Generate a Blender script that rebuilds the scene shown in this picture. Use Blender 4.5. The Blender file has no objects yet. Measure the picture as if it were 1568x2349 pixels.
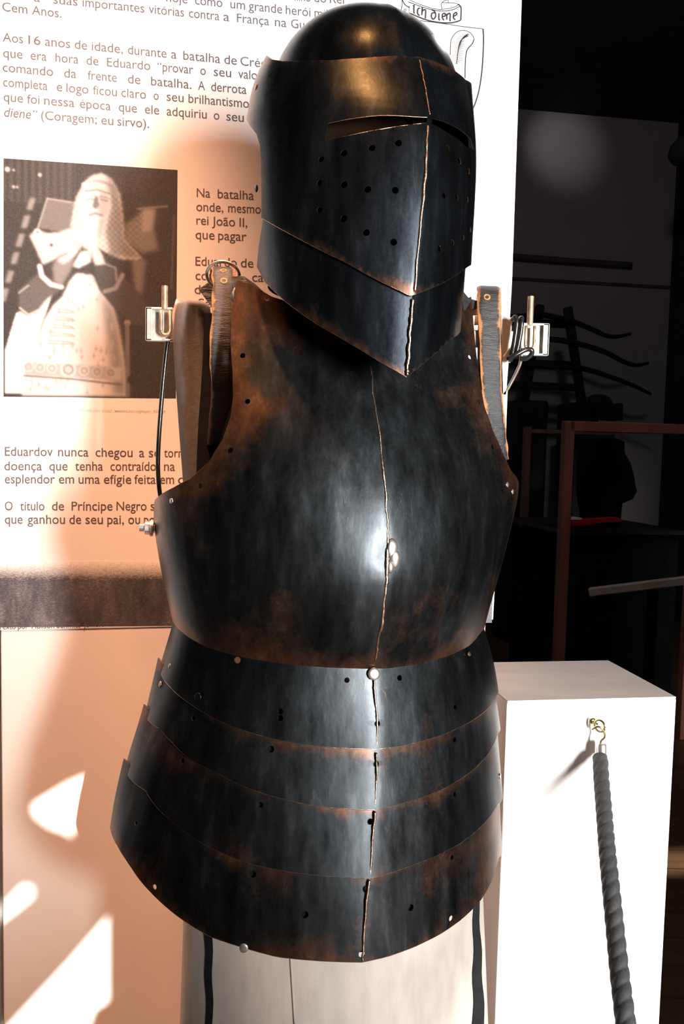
import bpy, math, random
import numpy as np
from mathutils import Matrix, Vector
from mathutils.kdtree import KDTree

random.seed(7)
rng = np.random.default_rng(7)
scene = bpy.context.scene
COL = scene.collection
PI = math.pi

# ------------------------------------------------------------------ camera
F_PX, CX, CY = 1850.0, 784.0, 1174.5
CAM = np.array([0.0, 0.0, 1.25])
_p, _r = math.radians(4.1), math.radians(1.27)
FWD = np.array([0.0, math.cos(_p), -math.sin(_p)])
_up0 = np.array([0.0, math.sin(_p), math.cos(_p)])
_rt0 = np.array([1.0, 0.0, 0.0])
RIGHT = _rt0 * math.cos(_r) + _up0 * math.sin(_r)
UP = _up0 * math.cos(_r) - _rt0 * math.sin(_r)
cam_data = bpy.data.cameras.new('camera')
cam_data.sensor_fit = 'VERTICAL'
cam_data.sensor_height = 36.0
cam_data.sensor_width = 24.0
cam_data.lens = F_PX / 2349.0 * 36.0
cam_data.clip_start = 0.02
cam = bpy.data.objects.new('camera', cam_data)
COL.objects.link(cam)
cam.matrix_world = Matrix(((RIGHT[0], UP[0], -FWD[0], CAM[0]), (RIGHT[1], UP[1], -FWD[1], CAM[1]),
                           (RIGHT[2], UP[2], -FWD[2], CAM[2]), (0, 0, 0, 1)))
scene.camera = cam

# ------------------------------------------------------------------ world, sun, exposure
scene.view_settings.view_transform = 'Standard'
scene.view_settings.look = 'None'
scene.view_settings.gamma = 1.0
scene.view_settings.use_curve_mapping = False
scene.view_settings.exposure = 0.0
world = bpy.data.worlds.new('world')
scene.world = world
world.use_nodes = True
world.node_tree.nodes['Background'].inputs[0].default_value = (0.75, 0.9, 1.0, 1)
world.node_tree.nodes['Background'].inputs[1].default_value = 1.2

SUN_DIR = np.array([-0.36, 0.80, -0.36])          # the way the sunlight travels
SUN_DIR /= np.linalg.norm(SUN_DIR)
SUN_STRENGTH = 12.0
LAMP_POWER = 960.0
DOOR_POWER = 400.0
TOP_POWER = 75.0
HALL_POWER = 17.0
sun_data = bpy.data.lights.new('sun', 'SUN')
sun_data.energy = SUN_STRENGTH
sun_data.angle = math.radians(0.35)
sun_data.color = (1.0, 0.97, 0.93)
sun = bpy.data.objects.new('sun', sun_data)
COL.objects.link(sun)
sun.location = (3, -4, 5)
sun.rotation_euler = Vector(SUN_DIR).to_track_quat('-Z', 'Y').to_euler()


# ------------------------------------------------------------------ projection helpers
def project(P):
    d = np.asarray(P, float) - CAM
    w = d @ FWD
    return np.stack([CX + F_PX * (d @ RIGHT) / w, CY - F_PX * (d @ UP) / w], -1)


def ray(px, py):
    return FWD + RIGHT * (px - CX) / F_PX - UP * (py - CY) / F_PX


def at(px, py, y):
    d = ray(px, py)
    return CAM + d * (y / d[1])


YAW = math.radians(8.6)                            # the room and its panels recede to the right
UA = np.array([math.cos(YAW), math.sin(YAW), 0.0])
VA = np.array([-math.sin(YAW), math.cos(YAW), 0.0])
ZA = np.array([0.0, 0.0, 1.0])


def uv(u, v, z):
    return UA * u + VA * v + ZA * z


def onv(px, py, v):                                # a pixel on the plane at room depth v -> (u, z)
    d = ray(px, py)
    t = (v - CAM @ VA) / (d @ VA)
    P = CAM + d * t
    return P @ UA, P[2]


def at_v(px, py, v):
    u, z = onv(px, py, v)
    return uv(u, v, z)


def hz(y, depth=0.95):
    return at(784, y, depth)[2]


# ------------------------------------------------------------------ materials
def new_mat(name):
    m = bpy.data.materials.new(name)
    m.use_nodes = True
    nt = m.node_tree
    return m, nt, nt.nodes['Principled BSDF']


def nnode(nt, kind, **kw):
    n = nt.nodes.new(kind)
    for k, v in kw.items():
        setattr(n, k, v)
    return n


def noise(nt, scale, detail=4.0, rough=0.55, stretch=(1, 1, 1), coord='Object'):
    tc = nnode(nt, 'ShaderNodeTexCoord')
    mp = nnode(nt, 'ShaderNodeMapping')
    mp.inputs['Scale'].default_value = stretch
    nz = nnode(nt, 'ShaderNodeTexNoise')
    nz.inputs['Scale'].default_value = scale
    nz.inputs['Detail'].default_value = detail
    nz.inputs['Roughness'].default_value = rough
    nt.links.new(tc.outputs[coord], mp.inputs['Vector'])
    nt.links.new(mp.outputs['Vector'], nz.inputs['Vector'])
    return nz.outputs['Fac']


def ramp(nt, fac, stops):
    r = nnode(nt, 'ShaderNodeValToRGB')
    els = r.color_ramp.elements
    while len(els) < len(stops):
        els.new(0.5)
    for e, (pos, c) in zip(els, stops):
        e.position = pos
        e.color = (c, c, c, 1) if isinstance(c, (int, float)) else (c[0], c[1], c[2], 1)
    nt.links.new(fac, r.inputs['Fac'])
    return r.outputs['Color']


def mix(nt, fac, a, b, mode='MIX'):
    n = nnode(nt, 'ShaderNodeMix', data_type='RGBA', blend_type=mode)
    for sock, val in ((n.inputs[0], fac), (n.inputs[6], a), (n.inputs[7], b)):
        if isinstance(val, (int, float)):
            sock.default_value = val
        elif isinstance(val, tuple):
            sock.default_value = (val[0], val[1], val[2], 1)
        else:
            nt.links.new(val, sock)
    return n.outputs[2]


def math_node(nt, op, a, b=None):
    n = nnode(nt, 'ShaderNodeMath', operation=op)
    for sock, val in ((n.inputs[0], a), (n.inputs[1], b)):
        if val is None:
            continue
        if isinstance(val, (int, float)):
            sock.default_value = val
        else:
            nt.links.new(val, sock)
    return n.outputs[0]


def bump(nt, bsdf, height, strength, dist=0.001):
    b = nnode(nt, 'ShaderNodeBump')
    b.inputs['Strength'].default_value = strength
    b.inputs['Distance'].default_value = dist
    nt.links.new(height, b.inputs['Height'])
    nt.links.new(b.outputs['Normal'], bsdf.inputs['Normal'])


def plain(name, color, rough=0.6, metallic=0.0, var=0.12, scale=30.0, bump_s=0.0, spec=0.5, stretch=(1, 1, 1)):
    m, nt, b = new_mat(name)
    nz = noise(nt, scale, stretch=stretch)
    lo = tuple(c * (1 - var) for c in color)
    hi = tuple(min(1.0, c * (1 + var)) for c in color)
    nt.links.new(ramp(nt, nz, [(0.3, lo), (0.7, hi)]), b.inputs['Base Color'])
    b.inputs['Roughness'].default_value = rough
    b.inputs['Metallic'].default_value = metallic
    b.inputs['Specular IOR Level'].default_value = spec
    if bump_s:
        bump(nt, b, noise(nt, scale * 4, stretch=stretch), bump_s)
    return m


def steel(name, rust=1.0, rust_lo=0.5, tint=(0.034, 0.039, 0.043), rough=(0.27, 0.42)):
    """blackened steel with rubbed streaks, scratches and rust that gathers at the worn edges"""
    m, nt, b = new_mat(name)
    streak = noise(nt, 38, 6, 0.65, (1.0, 1.0, 0.22))
    fine = noise(nt, 260, 3, 0.6)
    blotch = noise(nt, 11, 5, 0.6)
    base = ramp(nt, streak, [(0.28, tuple(c * 0.45 for c in tint)), (0.55, tint), (0.8, tuple(c * 2.2 for c in tint))])
    at_ = nnode(nt, 'ShaderNodeAttribute', attribute_name='wear')
    mask = math_node(nt, 'MULTIPLY_ADD', at_.outputs['Fac'], 0.42)
    nt.nodes[-1].inputs[2].default_value = 0.0
    mask = math_node(nt, 'ADD', mask, blotch)
    mask = math_node(nt, 'ADD', mask, math_node(nt, 'MULTIPLY', fine, 0.16))
    rmask = ramp(nt, mask, [(rust_lo + 0.18, 0.0), (rust_lo + 0.42, 1.0)])
    rmask = math_node(nt, 'MULTIPLY', rmask, rust)
    rustc = ramp(nt, noise(nt, 55, 6, 0.7, (1, 1, 0.5)), [(0.3, (0.06, 0.026, 0.013)), (0.55, (0.14, 0.062, 0.03)), (0.8, (0.30, 0.155, 0.085))])
    col = mix(nt, rmask, base, rustc)
    # thin pale scratches
    sc = noise(nt, 7, 0, 0.5, (11.0, 11.0, 0.7))
    sm = ramp(nt, math_node(nt, 'ABSOLUTE', math_node(nt, 'SUBTRACT', sc, 0.5)), [(0.0, 1.0), (0.004, 0.0)])
    sg = ramp(nt, noise(nt, 22, 2), [(0.55, 0.0), (0.7, 0.22)])
    scm = math_node(nt, 'MULTIPLY', sm, sg)
    col = mix(nt, scm, col, (0.42, 0.34, 0.28))
    nt.links.new(col, b.inputs['Base Color'])
    nt.links.new(ramp(nt, rmask, [(0, 0.95), (1, 0.80)]), b.inputs['Metallic'])
    nt.links.new(ramp(nt, math_node(nt, 'ADD', math_node(nt, 'MULTIPLY', streak, 0.7), math_node(nt, 'MULTIPLY', fine, 0.3)),
                      [(0.3, rough[0]), (0.7, rough[1])]), b.inputs['Roughness'])
    h = math_node(nt, 'ADD', math_node(nt, 'MULTIPLY', streak, 0.8), math_node(nt, 'MULTIPLY', fine, 0.25))
    bump(nt, b, h, 0.16, 0.0012)
    return m


M = {}
M['steel'] = steel('blackened_steel', rust=0.85, rust_lo=0.53)
M['steel_brow'] = steel('oxidised_steel', rust=0.9, rust_lo=0.40, tint=(0.05, 0.045, 0.042), rough=(0.3, 0.42))
M['steel_fauld'] = steel('rubbed_steel', rust=0.8, rust_lo=0.5, rough=(0.27, 0.41))
M['steel_helm'] = steel('helmet_steel', rust=0.7, rust_lo=0.66, tint=(0.03, 0.037, 0.045), rough=(0.23, 0.36))
M['edge'] = plain('worn_edge_metal', (0.36, 0.22, 0.15), 0.34, 0.95, 0.35, 160)
M['inside'] = plain('plate_inside', (0.03, 0.028, 0.027), 0.6, 0.6)
M['bright'] = plain('bright_steel', (0.66, 0.62, 0.58), 0.36, 0.9, 0.12, 90)
M['shade_backing'] = plain('slit_shade', (0.008, 0.004, 0.0025), 0.95, 0, 0.3, 30, 0, 0.02)  # near-black: the shade inside the helmet put into the colour
M['weld'] = plain('copper_weld', (0.60, 0.40, 0.29), 0.3, 1.0, 0.4, 190, 0.4)
M['zinc'] = plain('zinc_plate', (0.58, 0.58, 0.54), 0.4, 0.35, 0.2, 70, 0.1)
M['rusty_rod'] = plain('rusty_rod', (0.42, 0.30, 0.2), 0.5, 0.7, 0.4, 80)
M['cloth'] = plain('grey_canvas', (0.42, 0.38, 0.345), 0.95, 0, 0.1, 60, 0.15, 0.1, (1, 1, 0.25))
M['cloth_shoulder'] = plain('grey_wool', (0.18, 0.185, 0.195), 0.95, 0, 0.1, 120, 0.2, 0.1)
M['white_cloth'] = plain('white_lining', (0.78, 0.75, 0.72), 0.9, 0, 0.05, 80, 0.1, 0.2)
M['black_trim'] = plain('black_trim', (0.012, 0.013, 0.014), 0.85, 0, 0.2, 60, 0, 0.15)
M['board'] = plain('painted_board', (0.80, 0.765, 0.735), 0.55, 0, 0.025, 6, 0.03, 0.35)
M['paper'] = plain('banner_vinyl', (0.83, 0.80, 0.785), 0.5, 0, 0.02, 5, 0.0, 0.35)
M['ink'] = plain('printed_ink', (0.115, 0.095, 0.10), 0.6, 0, 0.1, 80, 0, 0.3)
M['ink_dark'] = plain('drawing_ink', (0.03, 0.025, 0.028), 0.6, 0, 0.1, 80, 0, 0.3)
M['ink_faint'] = plain('caption_glare_ink', (0.52, 0.47, 0.46), 0.6, 0, 0.1, 80, 0, 0.3)  # pale ink for captions; also paints glare into the right-hand words
M['plinth'] = plain('plinth_paint', (0.83, 0.80, 0.78), 0.6, 0, 0.02, 9, 0.04, 0.3)
M['plinth_top'] = plain('plinth_top_shade', (0.74, 0.64, 0.58), 0.6, 0, 0.08, 25, 0.05, 0.3, (0.2, 1, 1))  # plinth paint made darker and warmer: shade painted into the top
M['rope'] = plain('black_rope', (0.046, 0.047, 0.047), 0.5, 0, 0.3, 500, 0.5, 0.5)
M['cable'] = plain('black_cable', (0.012, 0.012, 0.012), 0.22, 0, 0.1, 50, 0, 0.7)
M['brass'] = plain('brass', (0.62, 0.48, 0.26), 0.25, 1.0, 0.15, 90)
M['dark_wood'] = plain('dark_wood', (0.018, 0.014, 0.012), 0.5, 0, 0.4, 14, 0.05, 0.3, (1, 1, 0.2))
M['red_wood'] = plain('red_stained_wood', (0.36, 0.13, 0.095), 0.5, 0, 0.25, 18, 0.05, 0.4, (1, 1, 0.15))
M['brown_wood'] = plain('brown_wood', (0.17, 0.095, 0.07), 0.5, 0, 0.25, 18, 0.05, 0.4, (1, 1, 0.15))
M['black_cloth'] = plain('black_cloth', (0.008, 0.009, 0.01), 0.9, 0, 0.3, 30, 0.1, 0.1)
M['red_cloth'] = plain('red_cloth', (0.45, 0.02, 0.02), 0.8, 0, 0.2, 40, 0.1, 0.2)
M['pale_wood'] = plain('pale_wood', (0.55, 0.47, 0.40), 0.55, 0, 0.2, 22, 0.05, 0.3, (0.1, 1, 1))
M['white_card'] = plain('white_card', (0.8, 0.78, 0.72), 0.6, 0, 0.03)
M['wall'] = plain('hall_wall_paint', (0.40, 0.365, 0.36), 0.85, 0, 0.04, 3, 0.05, 0.2)
M['wall_front'] = plain('front_wall_paint', (0.16, 0.15, 0.15), 0.85, 0, 0.05, 3, 0.05, 0.2)
M['dark'] = plain('black_ceiling_paint', (0.03, 0.042, 0.05), 0.9, 0, 0.1, 4, 0, 0.1)
M['dark_wall'] = plain('dark_side_paint', (0.02, 0.02, 0.022), 0.9, 0, 0.1, 4, 0, 0.1)
M['cable_grey'] = plain('steel_wire', (0.5, 0.45, 0.4), 0.35, 0.8, 0.1, 50)
M['dark_matte'] = plain('matte_dark_grey', (0.10, 0.09, 0.085), 0.95, 0, 0.1, 20, 0.1, 0.1)


def leather():
    m, nt, b = new_mat('black_leather')
    n1 = noise(nt, 160, 5, 0.7, (0.35, 0.35, 1.6))
    n2 = noise(nt, 34, 5, 0.7)
    at_ = nnode(nt, 'ShaderNodeAttribute', attribute_name='wear')
    mk = math_node(nt, 'ADD', math_node(nt, 'MULTIPLY', at_.outputs['Fac'], 0.5), n2)
    mk = ramp(nt, mk, [(0.68, 0.0), (0.84, 1.0)])
    col = mix(nt, mk, ramp(nt, n1, [(0.35, (0.012, 0.014, 0.016)), (0.7, (0.035, 0.036, 0.038))]), (0.42, 0.18, 0.065))
    nt.links.new(col, b.inputs['Base Color'])
    b.inputs['Roughness'].default_value = 0.4
    bump(nt, b, n1, 0.9, 0.0022)
    return m


M['leather'] = leather()
M['leather_edge'] = plain('raw_leather_edge', (0.55, 0.24, 0.085), 0.8, 0, 0.4, 260, 0.6)


def floor_mat():
    m, nt, b = new_mat('dark_parquet')
    br = nnode(nt, 'ShaderNodeTexBrick')
    tc = nnode(nt, 'ShaderNodeTexCoord')
    nt.links.new(tc.outputs['Object'], br.inputs['Vector'])
    br.inputs['Scale'].default_value = 1.0
    br.inputs['Brick Width'].default_value = 1.2
    br.inputs['Row Height'].default_value = 0.12
    br.inputs['Mortar Size'].default_value = 0.003
    br.inputs['Color1'].default_value = (0.12, 0.062, 0.03, 1)
    br.inputs['Color2'].default_value = (0.16, 0.084, 0.04, 1)
    br.inputs['Mortar'].default_value = (0.01, 0.008, 0.006, 1)
    nz = noise(nt, 8, 5, 0.6, (0.5, 6, 1))
    nt.links.new(mix(nt, 0.5, br.outputs['Color'], ramp(nt, nz, [(0.3, (0.06, 0.032, 0.016)), (0.7, (0.16, 0.09, 0.044))])), b.inputs['Base Color'])
    b.inputs['Roughness'].default_value = 0.45
    return m


M['floor'] = floor_mat()


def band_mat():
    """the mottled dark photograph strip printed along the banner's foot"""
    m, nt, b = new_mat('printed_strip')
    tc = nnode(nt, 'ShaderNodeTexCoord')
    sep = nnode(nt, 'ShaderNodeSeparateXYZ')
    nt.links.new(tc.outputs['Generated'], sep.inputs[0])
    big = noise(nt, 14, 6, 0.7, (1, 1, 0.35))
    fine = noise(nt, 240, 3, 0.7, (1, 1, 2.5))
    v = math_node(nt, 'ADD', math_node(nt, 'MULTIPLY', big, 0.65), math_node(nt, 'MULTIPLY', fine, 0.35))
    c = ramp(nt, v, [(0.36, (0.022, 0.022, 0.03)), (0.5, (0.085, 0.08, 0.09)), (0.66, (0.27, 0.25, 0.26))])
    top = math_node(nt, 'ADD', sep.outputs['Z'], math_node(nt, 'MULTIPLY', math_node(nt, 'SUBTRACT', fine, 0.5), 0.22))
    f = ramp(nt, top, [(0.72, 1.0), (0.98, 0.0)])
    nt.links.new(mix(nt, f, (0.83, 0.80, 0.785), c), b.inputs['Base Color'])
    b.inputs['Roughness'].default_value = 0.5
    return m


M['band'] = band_mat()


def print_mat():
    m, nt, b = new_mat('printed_photograph')
    at_ = nnode(nt, 'ShaderNodeAttribute', attribute_name='tone')
    nz = noise(nt, 420, 3, 0.6)
    c = mix(nt, 0.05, at_.outputs['Color'], ramp(nt, nz, [(0.3, 0.0), (0.7, 0.6)]))
    nt.links.new(c, b.inputs['Base Color'])
    b.inputs['Roughness'].default_value = 0.5
    return m


M['print'] = print_mat()


# ------------------------------------------------------------------ mesh helpers
class MB:
    def __init__(self):
        self.v, self.f, self.m = [], [], []

    def add(self, verts, faces, mi=0):
        o = len(self.v)
        self.v.extend([tuple(float(c) for c in p) for p in verts])
        self.f.extend([tuple(i + o for i in f) for f in faces])
        self.m.extend([mi] * len(faces))
        return self

    def box(self, c, half, ax=(UA, VA, ZA), mi=0, bev=0.0):
        c = np.asarray(c, float)
        hx, hy, hzz = half
        if bev <= 0:
            vs = [c + ax[0] * (sx * hx) + ax[1] * (sy * hy) + ax[2] * (sz * hzz)
                  for sx, sy, sz in ((-1, -1, -1), (1, -1, -1), (1, 1, -1), (-1, 1, -1), (-1, -1, 1), (1, -1, 1), (1, 1, 1), (-1, 1, 1))]
            return self.add(vs, [(0, 3, 2, 1), (4, 5, 6, 7), (0, 1, 5, 4), (1, 2, 6, 5), (2, 3, 7, 6), (3, 0, 4, 7)], mi)
        b = min(bev, 0.45 * min(half))
        ring = [(hx - b, hy), (hx, hy - b), (hx, -(hy - b)), (hx - b, -hy), (-(hx - b), -hy), (-hx, -(hy - b)), (-hx, hy - b), (-(hx - b), hy)]
        inner = [(x * (hx - b) / hx, y * (hy - b) / hy) for x, y in ring]
        vs = []
        for zz, rg in ((-hzz, inner), (-hzz + b, ring), (hzz - b, ring), (hzz, inner)):
            for x, y in rg:
                vs.append(c + ax[0] * x + ax[1] * y + ax[2] * zz)
        fs = [tuple(range(8)), tuple(reversed(range(24, 32)))]
        for k in range(3):
            for i in range(8):
                j = (i + 1) % 8
                fs.append((k * 8 + j, k * 8 + i, (k + 1) * 8 + i, (k + 1) * 8 + j))
        return self.add(vs, fs, mi)

    def tube(self, pts, r, seg=10, mi=0, rad=None):
        pts = np.asarray(pts, float)
        n = len(pts)
        rr = np.full(n, r) if rad is None else np.asarray(rad, float)
        T = np.gradient(pts, axis=0)
        T /= np.maximum(np.linalg.norm(T, axis=1, keepdims=True), 1e-9)
        a = np.cross(T[0], [0.3, 0.9, 0.2])
        a /= np.linalg.norm(a)
        vs = []
        for i in range(n):
            a = a - T[i] * (a @ T[i])
            a /= np.linalg.norm(a)
            b = np.cross(T[i], a)
            for k in range(seg):
                q = 2 * PI * k / seg
                vs.append(pts[i] + (a * math.cos(q) + b * math.sin(q)) * rr[i])
        fs = []
        for i in range(n - 1):
            for k in range(seg):
                l = (k + 1) % seg
                fs.append((i * seg + k, i * seg + l, (i + 1) * seg + l, (i + 1) * seg + k))
        fs.append(tuple(reversed(range(seg))))
        fs.append(tuple((n - 1) * seg + k for k in range(seg)))
        return self.add(vs, fs, mi)

    def lathe(self, c, axis, prof, seg=20, mi=0):
        """prof: (radius, height along axis) pairs"""
        axis = np.asarray(axis, float)
        axis = axis / np.linalg.norm(axis)
        a = np.cross(axis, [0.31, 0.2, 0.93])
        a /= np.linalg.norm(a)
        b = np.cross(axis, a)
        vs, fs = [], []
        for r, h in prof:
            for k in range(seg):
                q = 2 * PI * k / seg
                vs.append(np.asarray(c) + axis * h + (a * math.cos(q) + b * math.sin(q)) * max(r, 1e-5))
        n = len(prof)
        for i in range(n - 1):
            for k in range(seg):
                l = (k + 1) % seg
                fs.append((i * seg + k, i * seg + l, (i + 1) * seg + l, (i + 1) * seg + k))
        fs.append(tuple(reversed(range(seg))))
        fs.append(tuple((n - 1) * seg + k for k in range(seg)))
        return self.add(vs, fs, mi)

    def prism(self, poly, off, mi=0):
        """poly: list of 3-D points, extruded by the vector off"""
        n = len(poly)
        off = np.asarray(off, float)
        vs = [np.asarray(p) for p in poly] + [np.asarray(p) + off for p in poly]
        fs = [tuple(range(n)), tuple(reversed(range(n, 2 * n)))]
        for i in range(n):
            j = (i + 1) % n
            fs.append((j, i, n + i, n + j))
        return self.add(vs, fs, mi)

    def mesh(self, name, mats, smooth=False):
        me = bpy.data.meshes.new(name)
        me.from_pydata(self.v, [], self.f)
        for m in mats:
            me.materials.append(m)
        me.polygons.foreach_set('material_index', self.m)
        me.polygons.foreach_set('use_smooth', [bool(smooth)] * len(self.f))
        me.update()
        return me

    def build(self, name, mats, parent=None, smooth=False, angle=None, fix=True):
        if not isinstance(mats, (list, tuple)):
            mats = [mats]
        me = self.mesh(name, mats, smooth)
        if fix:
            import bmesh
            bm = bmesh.new()
            bm.from_mesh(me)
            bmesh.ops.recalc_face_normals(bm, faces=bm.faces)
            bm.to_mesh(me)
            bm.free()
        if angle is not None:
            me.set_sharp_from_angle(angle=math.radians(angle))
        o = bpy.data.objects.new(name, me)
        COL.objects.link(o)
        if parent is not None:
            attach(o, parent)
        return o


def attach(o, parent):
    o.parent = parent
    bpy.context.view_layer.update()
    o.matrix_parent_inverse = parent.matrix_world.inverted()


def tag(o, label=None, cat=None, group=None, kind=None):
    for k, v in (('label', label), ('category', cat), ('group', group), ('kind', kind)):
        if v:
            o[k] = v
    return o


def thing(name, loc, label, cat, group=None):
    o = bpy.data.objects.new(name, None)
    o.empty_display_size = 0.1
    COL.objects.link(o)
    o.location = tuple(float(c) for c in loc)
    bpy.context.view_layer.update()
    return tag(o, label, cat, group)


def struct(o):
    o['kind'] = 'structure'
    return o


def smooth_path(pts, n=60):
    """Catmull-Rom through the points"""
    P = np.asarray(pts, float)
    Q = np.vstack([2 * P[0] - P[1], P, 2 * P[-1] - P[-2]])
    out = []
    m = len(P) - 1
    for s in np.linspace(0, m - 1e-6, n):
        i = int(s)
        t = s - i
        a, b, c, d = Q[i], Q[i + 1], Q[i + 2], Q[i + 3]
        out.append(0.5 * (2 * b + (c - a) * t + (2 * a - 5 * b + 4 * c - d) * t * t + (3 * b - a - 3 * c + d) * t ** 3))
    return np.array(out)


def gsm(xs, ys, sig):
    """piecewise-linear data smoothed with a gaussian window -> callable"""
    xs, ys = np.asarray(xs, float), np.asarray(ys, float)
    g = np.linspace(xs.min() - 4 * sig, xs.max() + 4 * sig, 700)
    y = np.interp(g, xs, ys)
    y = np.where(g < xs.min(), ys[0] + (g - xs[0]) * (ys[1] - ys[0]) / (xs[1] - xs[0]), y)
    y = np.where(g > xs.max(), ys[-1] + (g - xs[-1]) * (ys[-1] - ys[-2]) / (xs[-1] - xs[-2]), y)
    k = np.exp(-0.5 * (np.linspace(-4, 4, max(5, int(8 * sig / (g[1] - g[0])) | 1))) ** 2)
    k /= k.sum()
    h = len(k) // 2
    yp = np.concatenate([y[0] + (y[1] - y[0]) * np.arange(-h, 0), y, y[-1] + (y[-1] - y[-2]) * np.arange(1, h + 1)])
    ys2 = np.convolve(yp, k, 'valid')
    return lambda q: np.interp(q, g, ys2)


# ------------------------------------------------------------------ armour surfaces
class Master:
    """a ridged, yawed shell: cross-sections whose width, place and ridge follow measured outlines"""

    def __init__(self, psi, left, right, ridge, b, s, cy, y0, y1, n=36, sig=25, depth=0.95, power=0.85, msig=30):
        self.psi = math.radians(psi)
        self.n_ = np.array([math.sin(self.psi), -math.cos(self.psi), 0])
        self.l_ = np.array([math.cos(self.psi), math.sin(self.psi), 0])
        self.power = power
        self.cy = cy
        L = gsm(*zip(*left), sig)
        R = gsm(*zip(*right), sig)
        G = gsm(*zip(*ridge), msig) if ridge else None
        self.h = np.array([hz(y, depth) for y in np.linspace(y1, y0, n)])      # ascending
        kb = sorted([(hz(y, depth), v) for y, v in b])
        ks = sorted([(hz(y, depth), v) for y, v in s])
        hs = (kb[-1][0] - kb[0][0]) / 18
        self.b = gsm(*zip(*kb), hs)(self.h)
        self.s = gsm(*zip(*ks), hs)(self.h)
        self.a = np.full(n, 0.2)
        self.cx = np.zeros(n)
        self.m = np.zeros(n)
        t = np.linspace(-1, 1, 121)
        for it in range(60):
            for k in range(n):
                P = self._row(t, k)
                q = project(P)
                i, j = q[:, 0].argmin(), q[:, 0].argmax()
                xl, xr = L(q[i, 1]), R(q[j, 1])
                w = q[j, 0] - q[i, 0]
                self.a[k] *= 1 + 0.7 * ((xr - xl) / w - 1)
                self.cx[k] += 0.7 * ((xl + xr) - (q[i, 0] + q[j, 0])) / 2 * cy / F_PX
                if G is not None:
                    c = q[60]
                    self.m[k] += 0.6 * (G(c[1]) - c[0]) * (cy - self.b[k]) / (F_PX * math.cos(self.psi))
                    self.m[k] = np.clip(self.m[k], -0.35 * self.a[k], 0.35 * self.a[k])
        self._dense()

    def _shape(self, t, a, b, s, m):
        lat = a * np.sin(t * PI / 2) + m * np.clip(1 - np.abs(t), 0, 1) ** 1.4
        c = np.cos(t * PI / 2)
        fro = (b - s) * np.sign(c) * np.abs(c) ** self.power + s * (1 - np.abs(t))
        return lat, fro

    def _row(self, t, k):
        lat, fro = self._shape(t, self.a[k], self.b[k], self.s[k], self.m[k])
        return np.array([self.cx[k], self.cy, self.h[k]]) + lat[:, None] * self.l_ + fro[:, None] * self.n_

    def S(self, t, h):
        t, h = np.asarray(t, float), np.asarray(h, float)
        ip = lambda q: np.interp(h, self.h, q)
        lat, fro = self._shape(t, ip(self.a), ip(self.b), ip(self.s), ip(self.m))
        P = lat[..., None] * self.l_ + fro[..., None] * self.n_
        P[..., 0] += ip(self.cx)
        P[..., 1] += self.cy
        P[..., 2] += h
        return P

    def N(self, t, h):
        e = 0.006
        t, h = np.asarray(t, float), np.asarray(h, float)
        t = np.where(np.abs(t) < e, np.where(t < 0, -e, e) * 1.0, t)
        dt = self.S(t + e * 0.5, h) - self.S(t - e * 0.5, h)
        dh = self.S(t, h + e) - self.S(t, h - e)
        n = np.cross(dt, dh)
        return n / np.maximum(np.linalg.norm(n, axis=-1, keepdims=True), 1e-9)

    def _dense(self):
        self.T = np.linspace(-1, 1, 201)
        self.H = np.linspace(self.h[0], self.h[-1], 500)
        tt, hh = np.meshgrid(self.T, self.H)
        P = self.S(tt, hh)
        self.Q = project(P)
        nn = self.N(tt, hh)
        self.front = (nn * (CAM - P)).sum(-1) > -0.02
        self.tt, self.hh = tt, hh

    def inv(self, px, py):
        d = (self.Q[..., 0] - px) ** 2 + (self.Q[..., 1] - py) ** 2
        d = np.where(self.front, d, 1e9)
        k = np.unravel_index(d.argmin(), d.shape)
        t, h = self.tt[k], self.hh[k]
        for _ in range(6):
            e = 1e-4
            q = project(self.S(np.array([t, t + e, t]), np.array([h, h, h + e])))
            J = np.stack([(q[1] - q[0]) / e, (q[2] - q[0]) / e], 1)
            if abs(np.linalg.det(J)) < 3e4:
                break
            dt, dh = np.linalg.solve(J, np.array([px, py]) - q[0])
            if abs(dt) > 0.03 or abs(dh) > 0.02:
                break
            t, h = t + dt, h + dh
        return float(np.clip(t, -1, 1)), float(h)

    def point(self, spec):
        """(px, py) or ('t', t, py)"""
        if spec[0] == 't':
            q = project(self.S(np.full(500, spec[1]), self.H))[:, 1]
            return spec[1], float(self.H[np.abs(q - spec[2]).argmin()])
        return self.inv(*spec)

    def curve(self, specs):
        return np.array([self.point(s) for s in specs])


def resample(c, n):
    c = np.asarray(c, float)
    d = np.concatenate([[0], np.cumsum(np.hypot(np.diff(c[:, 0]) * 0.3, np.diff(c[:, 1])))])
    if d[-1] < 1e-9:
        return np.repeat(c[:1], n, 0)
    s = np.linspace(0, d[-1], n)
    return np.stack([np.interp(s, d, c[:, 0]), np.interp(s, d, c[:, 1])], 1)


def coons(top, bot, left, right, n, m):
    T, B, L, R = resample(top, n), resample(bot, n), resample(left, m), resample(right, m)
    u = np.linspace(0, 1, n)[None, :, None]
    v = np.linspace(0, 1, m)[:, None, None]
    return ((1 - v) * T[None] + v * B[None] + (1 - u) * L[:, None] + u * R[:, None]
            - ((1 - u) * (1 - v) * T[0] + u * (1 - v) * T[-1] + (1 - u) * v * B[0] + u * v * B[-1]))


def split0(c):
    """split a curve (t increasing) at t = 0"""
    c = np.asarray(c)
    h0 = np.interp(0.0, c[:, 0], c[:, 1])
    return np.vstack([c[c[:, 0] < -1e-4], [[0, h0]]]), np.vstack([[[0, h0]], c[c[:, 0] > 1e-4]])


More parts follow.
